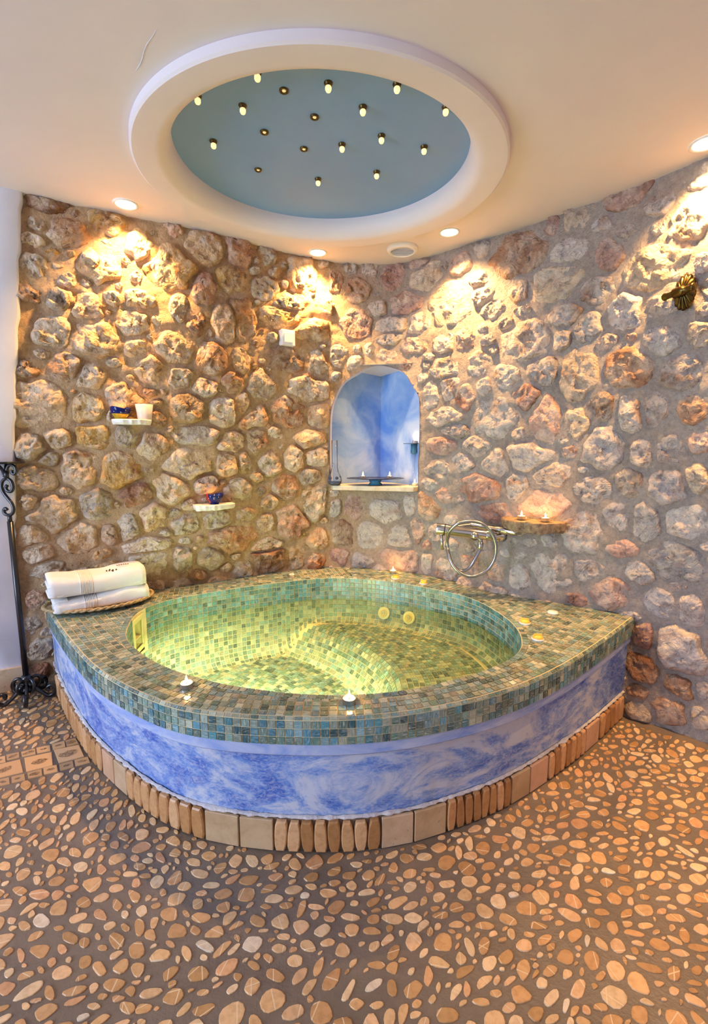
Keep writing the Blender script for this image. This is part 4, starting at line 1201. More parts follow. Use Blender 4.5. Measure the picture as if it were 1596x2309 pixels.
def build_tub_fittings():
    # water
    Wp = INNER+0.0
    m = MB(); m.add([(p[0], p[1], WATER_Z) for p in Wp]+[(-.12, 2.02, WATER_Z)], [(i, (i+1)%len(Wp), len(Wp)) for i in range(len(Wp))])
    w = m.build('water_surface', 'water')
    tag(w, 'clear green lit water standing in the mosaic hot tub', 'water')
    # skimmer
    i = ((INNER-np.array(SKIM))**2).sum(1).argmin()
    p = INNER[i]; t = INNER[(i+6)%len(INNER)]-INNER[i-6]; t = t/np.linalg.norm(t); ni = np.array([-t[1], t[0]])
    def loc(u, w, z): return Vector((p[0]+t[0]*u+ni[0]*w, p[1]+t[1]*u+ni[1]*w, z))
    T3, N3, Z3 = Vector((t[0],t[1],0)), Vector((ni[0],ni[1],0)), Vector((0,0,1))
    zc, hz, hu = (SKIM_Z0+SKIM_Z1)/2, (SKIM_Z1-SKIM_Z0)/2, SKIM_HW
    sk = bpy.data.objects.new('skimmer', None); COL.objects.link(sk); sk.parent = TUB
    sk['label'] = 'cream plastic skimmer opening in the basin wall'
    m = MB(); b = .011
    m.obox(loc(0, .002, SKIM_Z1-b), T3*hu, N3*.006, Z3*b); m.obox(loc(0, .002, SKIM_Z0+b), T3*hu, N3*.006, Z3*b)
    m.obox(loc(-hu+b, .002, zc), T3*b, N3*.006, Z3*(hz-2*b)); m.obox(loc(hu-b, .002, zc), T3*b, N3*.006, Z3*(hz-2*b))
    bevel(m.build('skimmer_frame', 'cream_plastic', sk), .002)
    m = MB(); hi, hzz, dp = hu-2*b, hz-2*b, .10
    c = [loc(sx*hi, w_, zc+sz*hzz) for w_ in (.004, -dp) for sx, sz in ((-1,-1),(1,-1),(1,1),(-1,1))]
    m.add(c, [(0,4,5,1),(1,5,6,2),(2,6,7,3),(3,7,4,0),(4,7,6,5)]); m.build('skimmer_throat', 'cream_plastic', sk)
    m = MB(); m.obox(loc(0, -.03, zc-.02), T3*hi, N3*.028, Z3*.003); m.build('skimmer_flap', 'cream_plastic', sk)
    # jets below the water line
    for px, py in ((868, 1377), (933, 1384)):
        q = at(px, py, .262); q2 = np.array([q.x, q.y]); j = ((INNER-q2)**2).sum(1).argmin()
        pj = INNER[j]; tj = INNER[(j+5)%len(INNER)]-INNER[j-5]; tj /= np.linalg.norm(tj); nj = Vector((-tj[1], tj[0], .35)).normalized()
        rot = nj.to_track_quat('Z', 'Y').to_matrix()
        je = bpy.data.objects.new('water_jet', None); COL.objects.link(je); je.parent = TUB
        je.location = (pj[0]-tj[1]*.012, pj[1]+tj[0]*.012, .255); je.rotation_euler = rot.to_euler()
        m = MB(); m.lathe([(.0, 0), (.036, 0), (.036, .005), (.030, .008), (.026, .006), (.0, .006)], 28, cap=False); m.build('jet_flange', 'cream_plastic', je, smooth=True)
        m = MB(); m.lathe([(.020, .006), (.020, .011), (.016, .012), (.014, .008)], 24, cap=False); m.build('jet_ring', 'yellow_plastic', je, smooth=True)
        m = MB(); m.lathe([(.009, .006), (.009, .014), (.005, .014), (.004, .009)], 16, cap=False); m.build('jet_nozzle', 'cream_plastic', je, smooth=True)
    # air control knobs on the deck
    for k, (px, py, colr) in enumerate(((892,1304,'y'),(955,1316,'y'),(1183,1405,'y'),(1212,1441,'y'),(1246,1382,'w'))):
        q = at(px, py, Z_TOP+.004)
        kn = bpy.data.objects.new('control_knob', None); COL.objects.link(kn); kn.parent = TUB
        kn.location = (q.x, q.y, Z_TOP+.0022); kn.rotation_euler = (0, 0, random.uniform(-.6, .6))
        mat = 'yellow_plastic' if colr == 'y' else 'white_plastic'
        kn['label'] = 'yellow plastic air control knob with a grip fin' if colr == 'y' else 'flat white plastic cap'
        m = MB(); m.lathe([(.0, 0), (.024, 0), (.024, .005), (.021, .007)], 28, cap=False); m.build('knob_base', 'white_plastic', kn, smooth=True)
        if colr == 'y':
            m = MB(); m.lathe([(.021, .006), (.020, .012), (.014, .017), (.0001, .019)], 28, cap=False); kc = m.build('knob_cap', mat, kn, smooth=True)
            m = MB(); m.box((-.017, -.003, .014), (.017, .003, .024)); bevel(m.build('grip_fin', mat, kc), .002)
        else:
            m = MB(); m.lathe([(.022, .006), (.020, .010), (.0001, .011)], 28, cap=False); m.build('knob_cap', mat, kn, smooth=True)
    # underwater lamps on the basin wall below the front edge
    for k, (px0, en) in enumerate((((-.62, 1.61), 46.0), ((-.24, 1.45), 19.0))):
        j = ((INNER-np.array(px0))**2).sum(1).argmin(); pj = INNER[j]; tj = INNER[(j+5)%len(INNER)]-INNER[j-5]; tj /= np.linalg.norm(tj); nj = Vector((-tj[1], tj[0], 0))
        lp = bpy.data.objects.new('underwater_lamp', None); COL.objects.link(lp); lp.parent = TUB
        lp.location = (pj[0]+nj.x*.004, pj[1]+nj.y*.004, .24); lp.rotation_euler = nj.to_track_quat('Z', 'Y').to_euler()
        m = MB(); m.lathe([(.052, 0), (.052, .008), (.044, .012), (.042, .008)], 32, cap=False); m.build('lamp_ring', 'cream_plastic', lp, smooth=True)
        m = MB(); m.lathe([(.043, .008), (.0001, .010)], 32, cap=False); m.build('lamp_glass', 'pool_lens', lp)
        ld = bpy.data.lights.new('underwater_light', 'AREA'); ld.shape = 'DISK'; ld.size = .10; ld.energy = en; ld.color = (1.0, 0.94, 0.56)
        lo = bpy.data.objects.new('underwater_light', ld); COL.objects.link(lo)
        lo.location = (pj[0]+nj.x*.06, pj[1]+nj.y*.06, WATER_Z-.006)
        dd = Vector((nj.x*.02, nj.y*.02, -1)); lo.rotation_euler = dd.to_track_quat('-Z', 'Y').to_euler()
build_tub_fittings()
# ------------------------------------------------------------------ lamps
def build_downlights():
    specs = [((283,460),'recessed ceiling spotlight above the towels, lighting the left stone wall',1.0),
             ((716,569),'recessed ceiling spotlight near the wall corner, left of the round vent',1.0),
             ((1013,523),'recessed ceiling spotlight right of the round ceiling vent',1.0),
             ((1592,322),'recessed ceiling spotlight at the right edge above the bronze hook',1.0)]
    locs = [(at(*p, ZC), lab, k) for p, lab, k in specs]
    # added spotlight, unseen beyond the frame, to light the right-hand floor
    locs.append((locs[-1][0]+Vector((.42, -.60, 0)), 'added unseen spotlight further along the right wall, out of the frame', 1.0))
    for p, lab, k in locs:
        t = thing('ceiling_spotlight', lab, 'spotlight', (p.x, p.y, ZC), 0, 'recessed ceiling spotlights')
        m = MB(); m.lathe([(.052, -.0005), (.052, -.004), (.046, -.006), (.041, -.003)], 36, cap=False); m.build('bezel', 'white_plastic', t, smooth=True)
        m = MB(); m.lathe([(.0001, -.0028), (.041, -.0028)], 36, cap=False); m.build('lens', 'lamp_lens', t)
        # aim a little towards the wall
        d = np.array([((C_CEIL-np.array([p.x, p.y]))**2).sum(1).argmin()])
        w = C_CEIL[d[0]]-np.array([p.x, p.y]); w = w/np.linalg.norm(w)
        ld = bpy.data.lights.new('spotlight_beam', 'SPOT'); ld.energy = DOWN_W*k; ld.color = WARM; ld.spot_size = math.radians(110); ld.spot_blend = 0.75; ld.shadow_soft_size = .022
        lo = bpy.data.objects.new('spotlight_beam', ld); COL.objects.link(lo); lo.parent = t
        lo.location = (0, 0, -.012); lo.rotation_euler = Vector((w[0]*.22, w[1]*.22, -1)).to_track_quat('-Z', 'Y').to_euler()
build_downlights()
def build_stars():
    lit = [(580,165,'lit star bulb cut by the near rim of the blue recess'),(740,190,'lit star bulb near the camera-side middle of the blue recess'),(895,192,'lit star bulb at the near right of the blue recess'),(445,218,'lit star bulb at the left rim of the blue recess'),(547,241,'lit star bulb in the left part of the blue recess below the rim-cut one'),(818,244,'lit star bulb right of the recess centre, in the nearer half'),(1005,244,'lit star bulb at the right rim of the blue recess'),(481,321,'lit star bulb furthest left in the far half of the blue recess'),(860,309,'lit star bulb right of centre between two others in a slanting row'),(956,334,'lit star bulb in the right part of the blue recess'),(771,329,'lit star bulb just right of the recess centre'),(849,391,'lit star bulb at the far right of the blue recess'),(717,407,'lit star bulb furthest back in the blue recess')]
    dim = [(640,203,'unlit star socket nearest the camera in the blue recess'),(709,263,'unlit star socket at the middle of the blue recess, upper one'),(596,297,'unlit star socket in the left half of the blue recess'),(685,335,'unlit star socket left of a lit bulb at the recess centre'),(582,382,'unlit star socket at the far left of the blue recess')]
    zt = ZC+.0545
    for px, py, lab in lit:
        p = at(px, py-4, zt)
        t = thing('star_bulb', lab, 'light bulb', (p.x, p.y, zt), 0, 'star bulbs in the ceiling recess')
        m = MB(); m.lathe([(.0135, .002), (.0135, -.004), (.0105, -.006), (.0105, -.011), (.0001, -.011)], 18, cap=False); m.build('socket', 'antique_bronze', t, smooth=True)
        m = MB(); m.lathe([(.008, -.010), (.0098, -.013), (.0098, -.020), (.007, -.025), (.0001, -.026)], 10, cap=False); m.build('bulb', 'star_glow', t)
    for px, py, lab in dim:
        p = at(px, py, zt)
        t = thing('star_socket', lab, 'light socket', (p.x, p.y, zt), 0, 'unlit star sockets in the ceiling recess')
        m = MB(); m.lathe([(.015, .002), (.015, -.004), (.012, -.006), (.009, -.004), (.0085, .0)], 18, cap=False); m.build('socket_ring', 'antique_bronze', t, smooth=True)
        m = MB(); m.lathe([(.0001, -.003), (.006, -.003), (.006, .001)], 12, cap=False); m.build('bulb_tip', 'star_dim', t)
build_stars()
def build_vent():
    p = at(907, 566, ZC-.015)
    t = thing('ceiling_vent', 'round white slatted air vent on the ceiling near the wall corner', 'vent', (p.x, p.y, ZC))
    m = MB(); m.lathe([(.082, 0), (.082, -.010), (.076, -.020), (.062, -.024), (.060, -.018)], 48, cap=False); m.build('rim', 'white_plastic', t, smooth=True)
    m = MB(); m.lathe([(.060, -.016), (.0001, -.016)], 40, cap=False); m.build('back_plate', 'white_plastic', t)
    for k in range(7):
        y = -.048+k*.016; w = math.sqrt(max(.0001, .059**2-y*y))
        m = MB(); c = Vector((0, y, -.0195)); m.obox(c, (w, 0, 0), (0, .0055, .003), (0, -.0006, .001)); m.build('slat', 'white_plastic', t)
build_vent()

# ------------------------------------------------------------------ candles
def flame_mesh(z, sc=1.0):
    m = MB(); m.lathe([(.0001, z), (.0032*sc, z+.003*sc), (.0042*sc, z+.007*sc), (.003*sc, z+.013*sc), (.0013*sc, z+.019*sc), (.0001, z+.023*sc)], 10, cap=False)
    return m
def tealight(p, label, lit=True, watts=.5, group='tealights', scale=1.0):
    t = thing('tealight', label, 'candle', p, random.uniform(0, 6), group)
    r = .0195*scale
    m = MB(); m.lathe([(.0001, 0), (r*.97, 0), (r, .001), (r, .016), (r*1.03, .0165), (r*.965, .0165), (r*.965, .013)], 28, cap=False); m.build('cup', 'aluminium', t, smooth=True)
    m = MB(); m.lathe([(r*.965, .0132), (r*.5, .0126), (.0001, .0128)], 24, cap=False); m.build('wax', 'wax', t, smooth=True)
    m = MB(); m.tube([(0, 0, .012), (.0004, 0, .018)], .0009, 6); m.build('wick', 'wick', t)
    if lit:
        flame_mesh(.0165, 1.15).build('flame', 'flame', t, smooth=True)
        ld = bpy.data.lights.new('candle_light', 'POINT'); ld.energy = watts; ld.color = (1.0, .52, .16); ld.shadow_soft_size = .008
        lo = bpy.data.objects.new('candle_light', ld); COL.objects.link(lo); lo.parent = t; lo.location = (0, 0, .032)
    return t
ZD = Z_TOP+.0026
for (px, py, lab, lit) in ((421,1550,'lit tealight on the front rim of the tub, nearer the towels',True),(787,1585,'lit tealight at the middle of the tub front rim',True),(886,1292,'lit tealight at the back of the tub beside the yellow knobs',True),(658,1301,'unlit tealight on the back ledge against the left stone wall',False)):
    tealight(at(px, py, ZD), lab, lit)

# ------------------------------------------------------------------ shelves on the walls
def slab_shelf(name, label, cat, px0, px1, py_top, depth, th, mat, zjit=.003, inset=-.015, roundness=.3, tip=.0, seed=1):
    (s0, z0), (s1, z1) = wall_sz(px0, py_top), wall_sz(px1, py_top)
    z = (z0+z1)/2; sc = (s0+s1)/2
    c, n = wall_pt(sc, z); tdir = np.array([-n[1], n[0], 0])
    # look the width up at the front edge, which stands nearer to the camera
    hw = abs(s1-s0)/2*(1-depth*.25)
    r = random.Random(seed)
    K = 15; front = []
    for k in range(K):
        u = -1+2*k/(K-1)
        d = depth*(1-roundness*abs(u)**2.6)+r.uniform(-.004, .004)
        front.append((u*hw, d))
    outline = [(-hw*.98, inset)]+front+[(hw*.98, inset)]
    V = []
    for zz, sh in ((0, .985), (-.004, 1.0), (-th*.6, .99), (-th, .94)):
        for (u, d) in outline:
            j = zjit*fbm(u*12+seed, d*12, zz*30, 2.0, 3) if zz < -.001 else .001*fbm(u*12, d*12, seed, 2, 2)
            dd = d*sh if d > 0 else d
            w = tip*(d/depth)*(1 if zz < -.01 else 0)
            V.append(tuple(c+tdir*u*sh+np.array([n[0], n[1], 0])*dd+np.array([0, 0, zz+j+w])))
    n_ = len(outline); F = [tuple(range(n_))[::-1], tuple(3*n_+i for i in range(n_))]
    for l in range(3):
        for i in range(n_): F.append((l*n_+i, l*n_+(i+1)%n_, (l+1)*n_+(i+1)%n_, (l+1)*n_+i))
    m = MB(); m.add(V, F)
    o = fix_normals(m.build(name, mat, center=True))
    tag(o, label, cat)
    bevel(o, .002, 1)
    return Vector(c.tolist()), Vector(n.tolist()), Vector(tdir.tolist()), z
SH1 = slab_shelf('marble_shelf', 'small white marble wall shelf holding two candle glasses, upper left', 'shelf', 252, 343, 946, .115, .026, 'marble_shelf', seed=3)
SH2 = slab_shelf('marble_shelf', 'small white marble wall shelf holding one red and blue bowl', 'shelf', 431, 522, 1133, .115, .028, 'marble_shelf', zjit=.006, seed=8)
SH3 = slab_shelf('driftwood_shelf', 'rough dark bark-like wall shelf above the shower mixer', 'shelf', 1138, 1282, 1170, .15, .050, 'drift_wood', zjit=.012, roundness=.62, seed=5)
def on_shelf(sh, u, d, dz=.0012):
    c, n, t, z = sh
    return Vector((c.x, c.y, z+dz))+t*u+n*d
# glass bowl with folded rim
def glass_bowl(p, label, body, patch, rotz, r=.045, h=.05, lit=True):
    t = thing('candle_bowl', label, 'candle holder', p, rotz, None)
    def surf(a0, a1, n, t0, t1, mat, nm, off=0.0):
        m = MB(); rows = 8; V = []
        for i in range(rows+1):
            f = t0+(t1-t0)*i/rows
            rr = r*(.52+.48*math.sin(min(1, f)*math.pi*.5)**.9)+off
            for k in range(n+1):
                a = a0+(a1-a0)*k/n
                wv = 1+.05*math.sin(3*a+.6)*f; zz = h*f*(1+.10*math.sin(2*a+.4)*f)+.003
                V.append((rr*wv*math.cos(a), rr*wv*math.sin(a)*.92, zz))
        m.add(V, [(i*(n+1)+k, i*(n+1)+k+1, (i+1)*(n+1)+k+1, (i+1)*(n+1)+k) for i in range(rows) for k in range(n)])
        o = m.build(nm, mat, t, smooth=True)
        so = o.modifiers.new('solid', 'SOLIDIFY'); so.thickness = .003; so.offset = -1
        return o
    if patch[0] == 'lower':
        surf(0, 2*math.pi, 40, .42, 1.0, body, 'upper_glass'); surf(0, 2*math.pi, 40, .0, .42, patch[1], 'lower_glass')
    else:
        surf(-.95*math.pi+.6, .62*math.pi, 30, .0, 1.0, body, 'front_glass'); surf(.62*math.pi, 1.05*math.pi+.6, 16, .0, 1.0, patch[1], 'red_glass')
    m = MB(); m.lathe([(.0001, .0), (r*.5, .0), (r*.54, .004), (.0001, .005)], 28, cap=False); m.build('foot', patch[1] if patch[0] == 'lower' else body, t, smooth=True)
    for k in range(4):     # little white painted dots
        a = -2.3+k*.40+.13*math.sin(k*5.1); f = (.60, .74, .55, .68)[k]; rr = r*(.52+.48*math.sin(f*math.pi*.5)**.9)+.0012
        m = MB(); m.obox((rr*math.cos(a), rr*.92*math.sin(a), h*f+.003+.003*(k%2)), (-.0013*math.sin(a), .0013*math.cos(a), 0), (0, 0, .0016), (.0006*math.cos(a), .0006*math.sin(a), 0)); m.build('painted_dot', 'white_plastic', t)
    return t
b1 = on_shelf(SH1, -.048, .055); b2 = on_shelf(SH1, .058, .055); b3 = on_shelf(SH2, .0, .058)
glass_bowl(b1, 'cobalt and amber glass candle bowl on the upper left shelf', 'cobalt_glass', ('lower', 'amber_glass'), .5)
tealight(b1+Vector((0, 0, .0062)), 'tealight burning inside the blue and amber bowl', True, .25, scale=.95)
t = thing('candle_glass', 'frosted pinkish glass candle cup on the upper left shelf', 'candle holder', b2)
m = MB(); m.lathe([(.0001, 0), (.031, 0), (.032, .004), (.041, .072), (.039, .072), (.030, .007), (.0001, .006)], 36, cap=False); m.build('cup_body', 'frosted_glass', t, smooth=True)
tealight(b2+Vector((0, 0, .0072)), 'tealight glowing inside the frosted glass cup', True, .35, scale=.95)
glass_bowl(b3, 'dark blue and red glass candle bowl on the lower left shelf', 'cobalt_glass', ('side', 'red_glass'), .25, r=.045, h=.048)
tealight(b3+Vector((0, 0, .0062)), 'tealight burning inside the red and blue bowl', True, .25, scale=.95)
for u, lab in ((-.045, 'left tealight of the two on the bark shelf'), (.065, 'right tealight of the two on the bark shelf')):
    tealight(on_shelf(SH3, u, .075, .004), lab, True, .7)

# ------------------------------------------------------------------ niche: sill and glassware
def build_niche_things():
    s0, z0 = wall_sz(748, 1093); s1, _ = wall_sz(943, 1093)
    zs = z0
    (a, na), (b, nb) = wall_pt(s0, zs), wall_pt(s1, zs)
    n = (na+nb); n /= np.linalg.norm(n)
    f0, f1 = a+na*.05, b+nb*.05
    V = []
    fr = [f0+(f1-f0)*k/8+n*(.004*math.sin(k*1.9)) for k in range(9)]
    back = [np.array([NICHE_R[0], NICHE_R[1], zs]), np.array([NICHE_BACK[0], NICHE_BACK[1]-.004, zs]), np.array([NICHE_L[0], NICHE_L[1], zs])]
    out = fr+back
    for dz in (0, -.028):
        for p in out: V.append((p[0], p[1], zs+dz))
    k = len(out)
    m = MB(); m.add(V, [tuple(range(k)), tuple(k+i for i in range(k))[::-1]]+[(i, (i+1)%k, k+(i+1)%k, k+i) for i in range(k)])
    o = fix_normals(m.build('niche_sill', 'sill_stone', center=True)); bevel(o, .003, 2)
    tag(o, 'pale stone sill slab at the bottom of the blue niche', 'sill')
    yf = float((f0[1]+f1[1])/2)
    # flask on the left
    p = at_y(756, 1096, yf+.07); z = zs+.001
    t = thing('glass_flask', 'clear long-necked round glass flask at the left of the niche', 'vase', (p.x-.004, yf+.07, z))
    m = MB(); m.lathe([(.0001, .002), (.028, .0), (.040, .010), (.0435, .030), (.038, .052), (.024, .078), (.0185, .105), (.0175, .16), (.0185, .268), (.0170, .268)], 36, cap=False); m.build('flask_body', 'clear_glass', t, smooth=True)
    for dx, dy in ((.014, -.030), (-.026, -.022)):
        m = MB(); m.lathe([(.0001, -.010), (.008, -.007), (.011, 0), (.008, .007), (.0001, .010)], 14, origin=(dx, dy, .044), cap=False); m.build('dark_bead', 'dark_glass', t, smooth=True)
    m = MB(); m.lathe([(.0001, .006), (.036, .012), (.040, .022), (.0001, .022)], 30, cap=False); m.build('flask_liquid', 'dark_glass', t, smooth=True)
    # plate on a glass foot
    q = at_y(846, 1096, yf+.085)
    t = thing('glass_cake_stand', 'low glass plate on a turquoise glass foot in the niche', 'plate', (q.x, yf+.085, z))
    m = MB(); m.lathe([(.0001, 0), (.042, 0), (.044, .004), (.038, .010), (.032, .014), (.036, .022), (.040, .030), (.0001, .030)], 32, cap=False); m.build('foot', 'blue_glass', t, smooth=True)
    m = MB(); m.lathe([(.0001, .030), (.060, .031), (.172, .0385), (.176, .040), (.174, .043), (.060, .036), (.0001, .035)], 56, cap=False, squash=.55); m.build('plate', 'dark_glass', t, smooth=True)
    for dx, lab in ((-.075, 'left tealight of the two on the glass plate in the niche'), (.088, 'right tealight of the two on the glass plate in the niche')):
        tealight(Vector((q.x+dx, yf+.085+.015, z+.0375)), lab, True, .8, scale=.9)
    # tall stem holder on the right
    r = at_y(932, 1096, yf+.045)
    t = thing('stem_candle_holder', 'tall thin clear glass stem holder with turquoise cup in the niche', 'candle holder', (r.x+.002, yf+.07, z))
    m = MB(); m.lathe([(.0001, 0), (.026, 0), (.024, .004), (.006, .010), (.0055, .03), (.004, .08), (.0055, .15), (.008, .186), (.0001, .188)], 24, cap=False); m.build('stem', 'clear_glass', t, smooth=True)
    m = MB(); m.lathe([(.0001, .186), (.014, .188), (.020, .198), (.0165, .220), (.018, .246), (.0165, .246), (.014, .220), (.016, .200), (.0001, .196)], 24, cap=False); m.build('cup', 'blue_glass', t, smooth=True)
    m = MB(); m.lathe([(.0001, .247), (.052, .247), (.052, .250), (.0001, .250)], 36, cap=False, origin=(-.012, 0, 0)); m.build('plate', 'dark_glass', t, smooth=True)
    tealight(Vector((r.x+.006, yf+.07, z+.2505)), 'tealight on top of the tall glass stem holder', True, .5, scale=.7)
    tealight(Vector((r.x+.004, yf+.018, z)), 'tealight at the foot of the tall glass stem holder', True, .4, scale=.8)
build_niche_things()

# ------------------------------------------------------------------ switch and hook
def build_switch():
    p, n = wall_at(642, 764, .035)
    t = thing('light_switch', 'white square light switch on the left stone wall near the niche', 'light switch', p)
    t.rotation_euler = (0, 0, math.atan2(n.y, n.x)+math.pi/2)
    m = MB(); m.box((-.040, -.002, -.042), (.040, .034, .042)); bevel(m.build('back_box', 'white_plastic', t), .003)
    m = MB(); m.box((-.040, -.012, -.042), (.040, -.002, .042)); f = bevel(m.build('frame', 'white_plastic', t), .004)
    m = MB(); m.box((-.026, -.017, -.027), (.026, -.010, .027)); bevel(m.build('rocker', 'white_plastic', t), .002)
build_switch()
def build_hook():
    p, n = wall_at(1552, 660, .02)
    t = thing('shell_hook', 'antique bronze shell-shaped wall hook at the right edge', 'hook', p)
    t.rotation_euler = (0, 0, math.atan2(n.y, n.x)+math.pi/2)
    # scallop shell plate: fluted disc facing -y
    m = MB(); K = 56; V = [(0, -.020, 0)]; R = 6
    for i in range(1, R+1):
        f = i/R
        for k in range(K):
            a = 2*math.pi*k/K; fl = 1+.05*math.cos(14*a)*f
            rx, rz = .036*fl*f, .064*fl*f
            V.append((rx*math.sin(a), -.022*(1-f**2)-.003*math.cos(14*a)*f*(1 if i < R else .3), rz*math.cos(a)))
    F = [(0, 1+k, 1+(k+1)%K) for k in range(K)]+[(1+(i*K)+k, 1+(i+1)*K+k, 1+(i+1)*K+(k+1)%K, 1+i*K+(k+1)%K) for i in range(R-1) for k in range(K)]
    m.add(V, F); o = m.build('shell_plate', 'antique_bronze', t, smooth=True); so = o.modifiers.new('solid', 'SOLIDIFY'); so.thickness = .004
    rot = Vector((1, -.30, .05)).to_track_quat('Z', 'Y').to_matrix()
    m = MB(); m.lathe([(.0001, -.062), (.013, -.062), (.015, -.056), (.012, -.050), (.012, -.022), (.019, -.018), (.016, -.012), (.020, -.006), (.016, 0), (.020, .006), (.016, .012), (.019, .018), (.012, .022), (.012, .046), (.015, .052), (.014, .060), (.0001, .061)], 20, origin=(-.006, -.040, -.004), rot=rot, cap=False)
    m.build('turned_handle', 'antique_bronze', t, smooth=True)
    m = MB(); m.tube([(0, .025, 0), (0, -.03, 0)], .010, 12); m.build('stud', 'antique_bronze', t, smooth=True)
build_hook()

# ------------------------------------------------------------------ shower mixer
def build_mixer():
    wl, nl = wall_at(1070, 1195, 0.0); wr, nr = wall_at(1128, 1205, 0.0)
    t = thing('shower_mixer', 'chrome wall-mounted mixer with coiled shower hose beside the bark shelf', 'faucet', wl)
    base = wl
    L = lambda v: Vector(v)-base
    yA, yB = 2.40, 2.33
    A = L(at_y(984, 1192, yA)); B = L(at_y(1108, 1208, yB))
    ax = (B-A).normalized(); rot = ax.to_track_quat('Z', 'Y').to_matrix(); ln = (B-A).length
    m = MB(); m.lathe([(.0001, 0), (.030, 0), (.031, .002), (.031, .040), (.029, .041), (.029, .043), (.0305, .044), (.0305, .060), (.029, .062), (.028, ln-.03), (.027, ln-.028), (.027, ln-.024), (.028, ln-.022), (.028, ln-.002), (.027, ln), (.0001, ln)], 32, origin=A, rot=rot, cap=False)
    m.build('body_bar', 'chrome', t, smooth=True).modifiers.new('es', 'EDGE_SPLIT').split_angle = math.radians(35)
    m = MB(); m.lathe([(.0295, .0), (.0315, .001), (.0315, .004), (.0295, .005)], 32, origin=A+ax*.041, rot=rot, cap=False); m.build('black_ring', 'black_iron', t, smooth=True)
    # lever hanging from the left end
    s = A+ax*.022; m = MB(); m.tube([s+Vector((0, -.01, -.02)), s+Vector((.004, -.014, -.06)), s+Vector((.008, -.018, -.105))], [.0085, .008, .0072], 12); m.build('lever', 'chrome', t, smooth=True)
    # hub and spout in front
    h = A+ax*(ln*.70); m = MB(); m.tube([h+Vector((0, .02, .006)), h+Vector((-.010, -.05, -.010))], .018, 20); m.build('diverter', 'chrome', t, smooth=True)
    # outlet
    e = A+ax*(ln-.052); m = MB(); m.lathe([(.011, 0), (.011, -.022), (.015, -.024), (.015, -.052), (.012, -.056), (.0001, -.056)], 20, origin=e+Vector((0, 0, -.02)), cap=False); m.build('hose_nut', 'chrome', t, smooth=True)
    # wall unions
    for w, n in ((wl, nl), (wr, nr)):
        q = L(w); m = MB(); r2 = n.to_track_quat('Z', 'Y').to_matrix()
        m.lathe([(.0001, -.01), (.034, -.01), (.034, .022), (.028, .030), (.016, .032), (.016, .09), (.0001, .09)], 28, origin=q, rot=r2, cap=False); m.build('wall_union', 'chrome', t, smooth=True)
    a0 = L(wl)+nl*.08; b0 = A+ax*(ln*.45)
    m = MB(); m.tube([a0, b0], .014, 16); m.build('supply_elbow', 'chrome', t, smooth=True)
    a0 = L(wr)+nr*.08; b0 = A+ax*(ln*.8)
    m = MB(); m.tube([a0, b0], .014, 16); m.build('supply_elbow', 'chrome', t, smooth=True)
    # hand shower lying along the wall
    C = L(at_y(1062, 1183, 2.44)); D = L(at_y(1165, 1201, 2.28))
    ax2 = (D-C).normalized(); r3 = ax2.to_track_quat('Z', 'Y').to_matrix(); l2 = (D-C).length
    m = MB(); m.lathe([(.0001, 0), (.012, 0), (.013, .01), (.014, l2*.55), (.018, l2*.6), (.0185, l2-.004), (.017, l2), (.0001, l2)], 24, origin=C, rot=r3, cap=False)
    hs = m.build('hand_shower', 'chrome', t, smooth=True); hs.modifiers.new('es', 'EDGE_SPLIT').split_angle = math.radians(35)
    # hose: one big loop and a smaller one
    o0 = e+Vector((0, 0, -.075))
    pts = []
    for px, py, y in ((1075,1238,2.335),(1071,1260,2.335),(1058,1280,2.335),(1040,1288,2.335),(1022,1275,2.34),(1012,1250,2.345),(1008,1222,2.35),(1012,1200,2.31),(1030,1182,2.28),(1058,1176,2.27),(1085,1180,2.265),(1106,1198,2.26),(1118,1228,2.26),(1114,1262,2.265),(1095,1288,2.27),(1065,1300,2.275),(1038,1292,2.28),(1018,1270,2.30),(1009,1240,2.34),(1010,1212,2.40),(1028,1190,2.43),(1062,1183,2.44)):
        pts.append(tuple(L(at_y(px, py, y))))
    pts[0] = tuple(o0)
    P = catmull(pts, 8)
    m = MB(); m.tube([Vector(p) for p in P], .0082, 10); m.build('hose', 'steel_hose', t, smooth=True)
build_mixer()

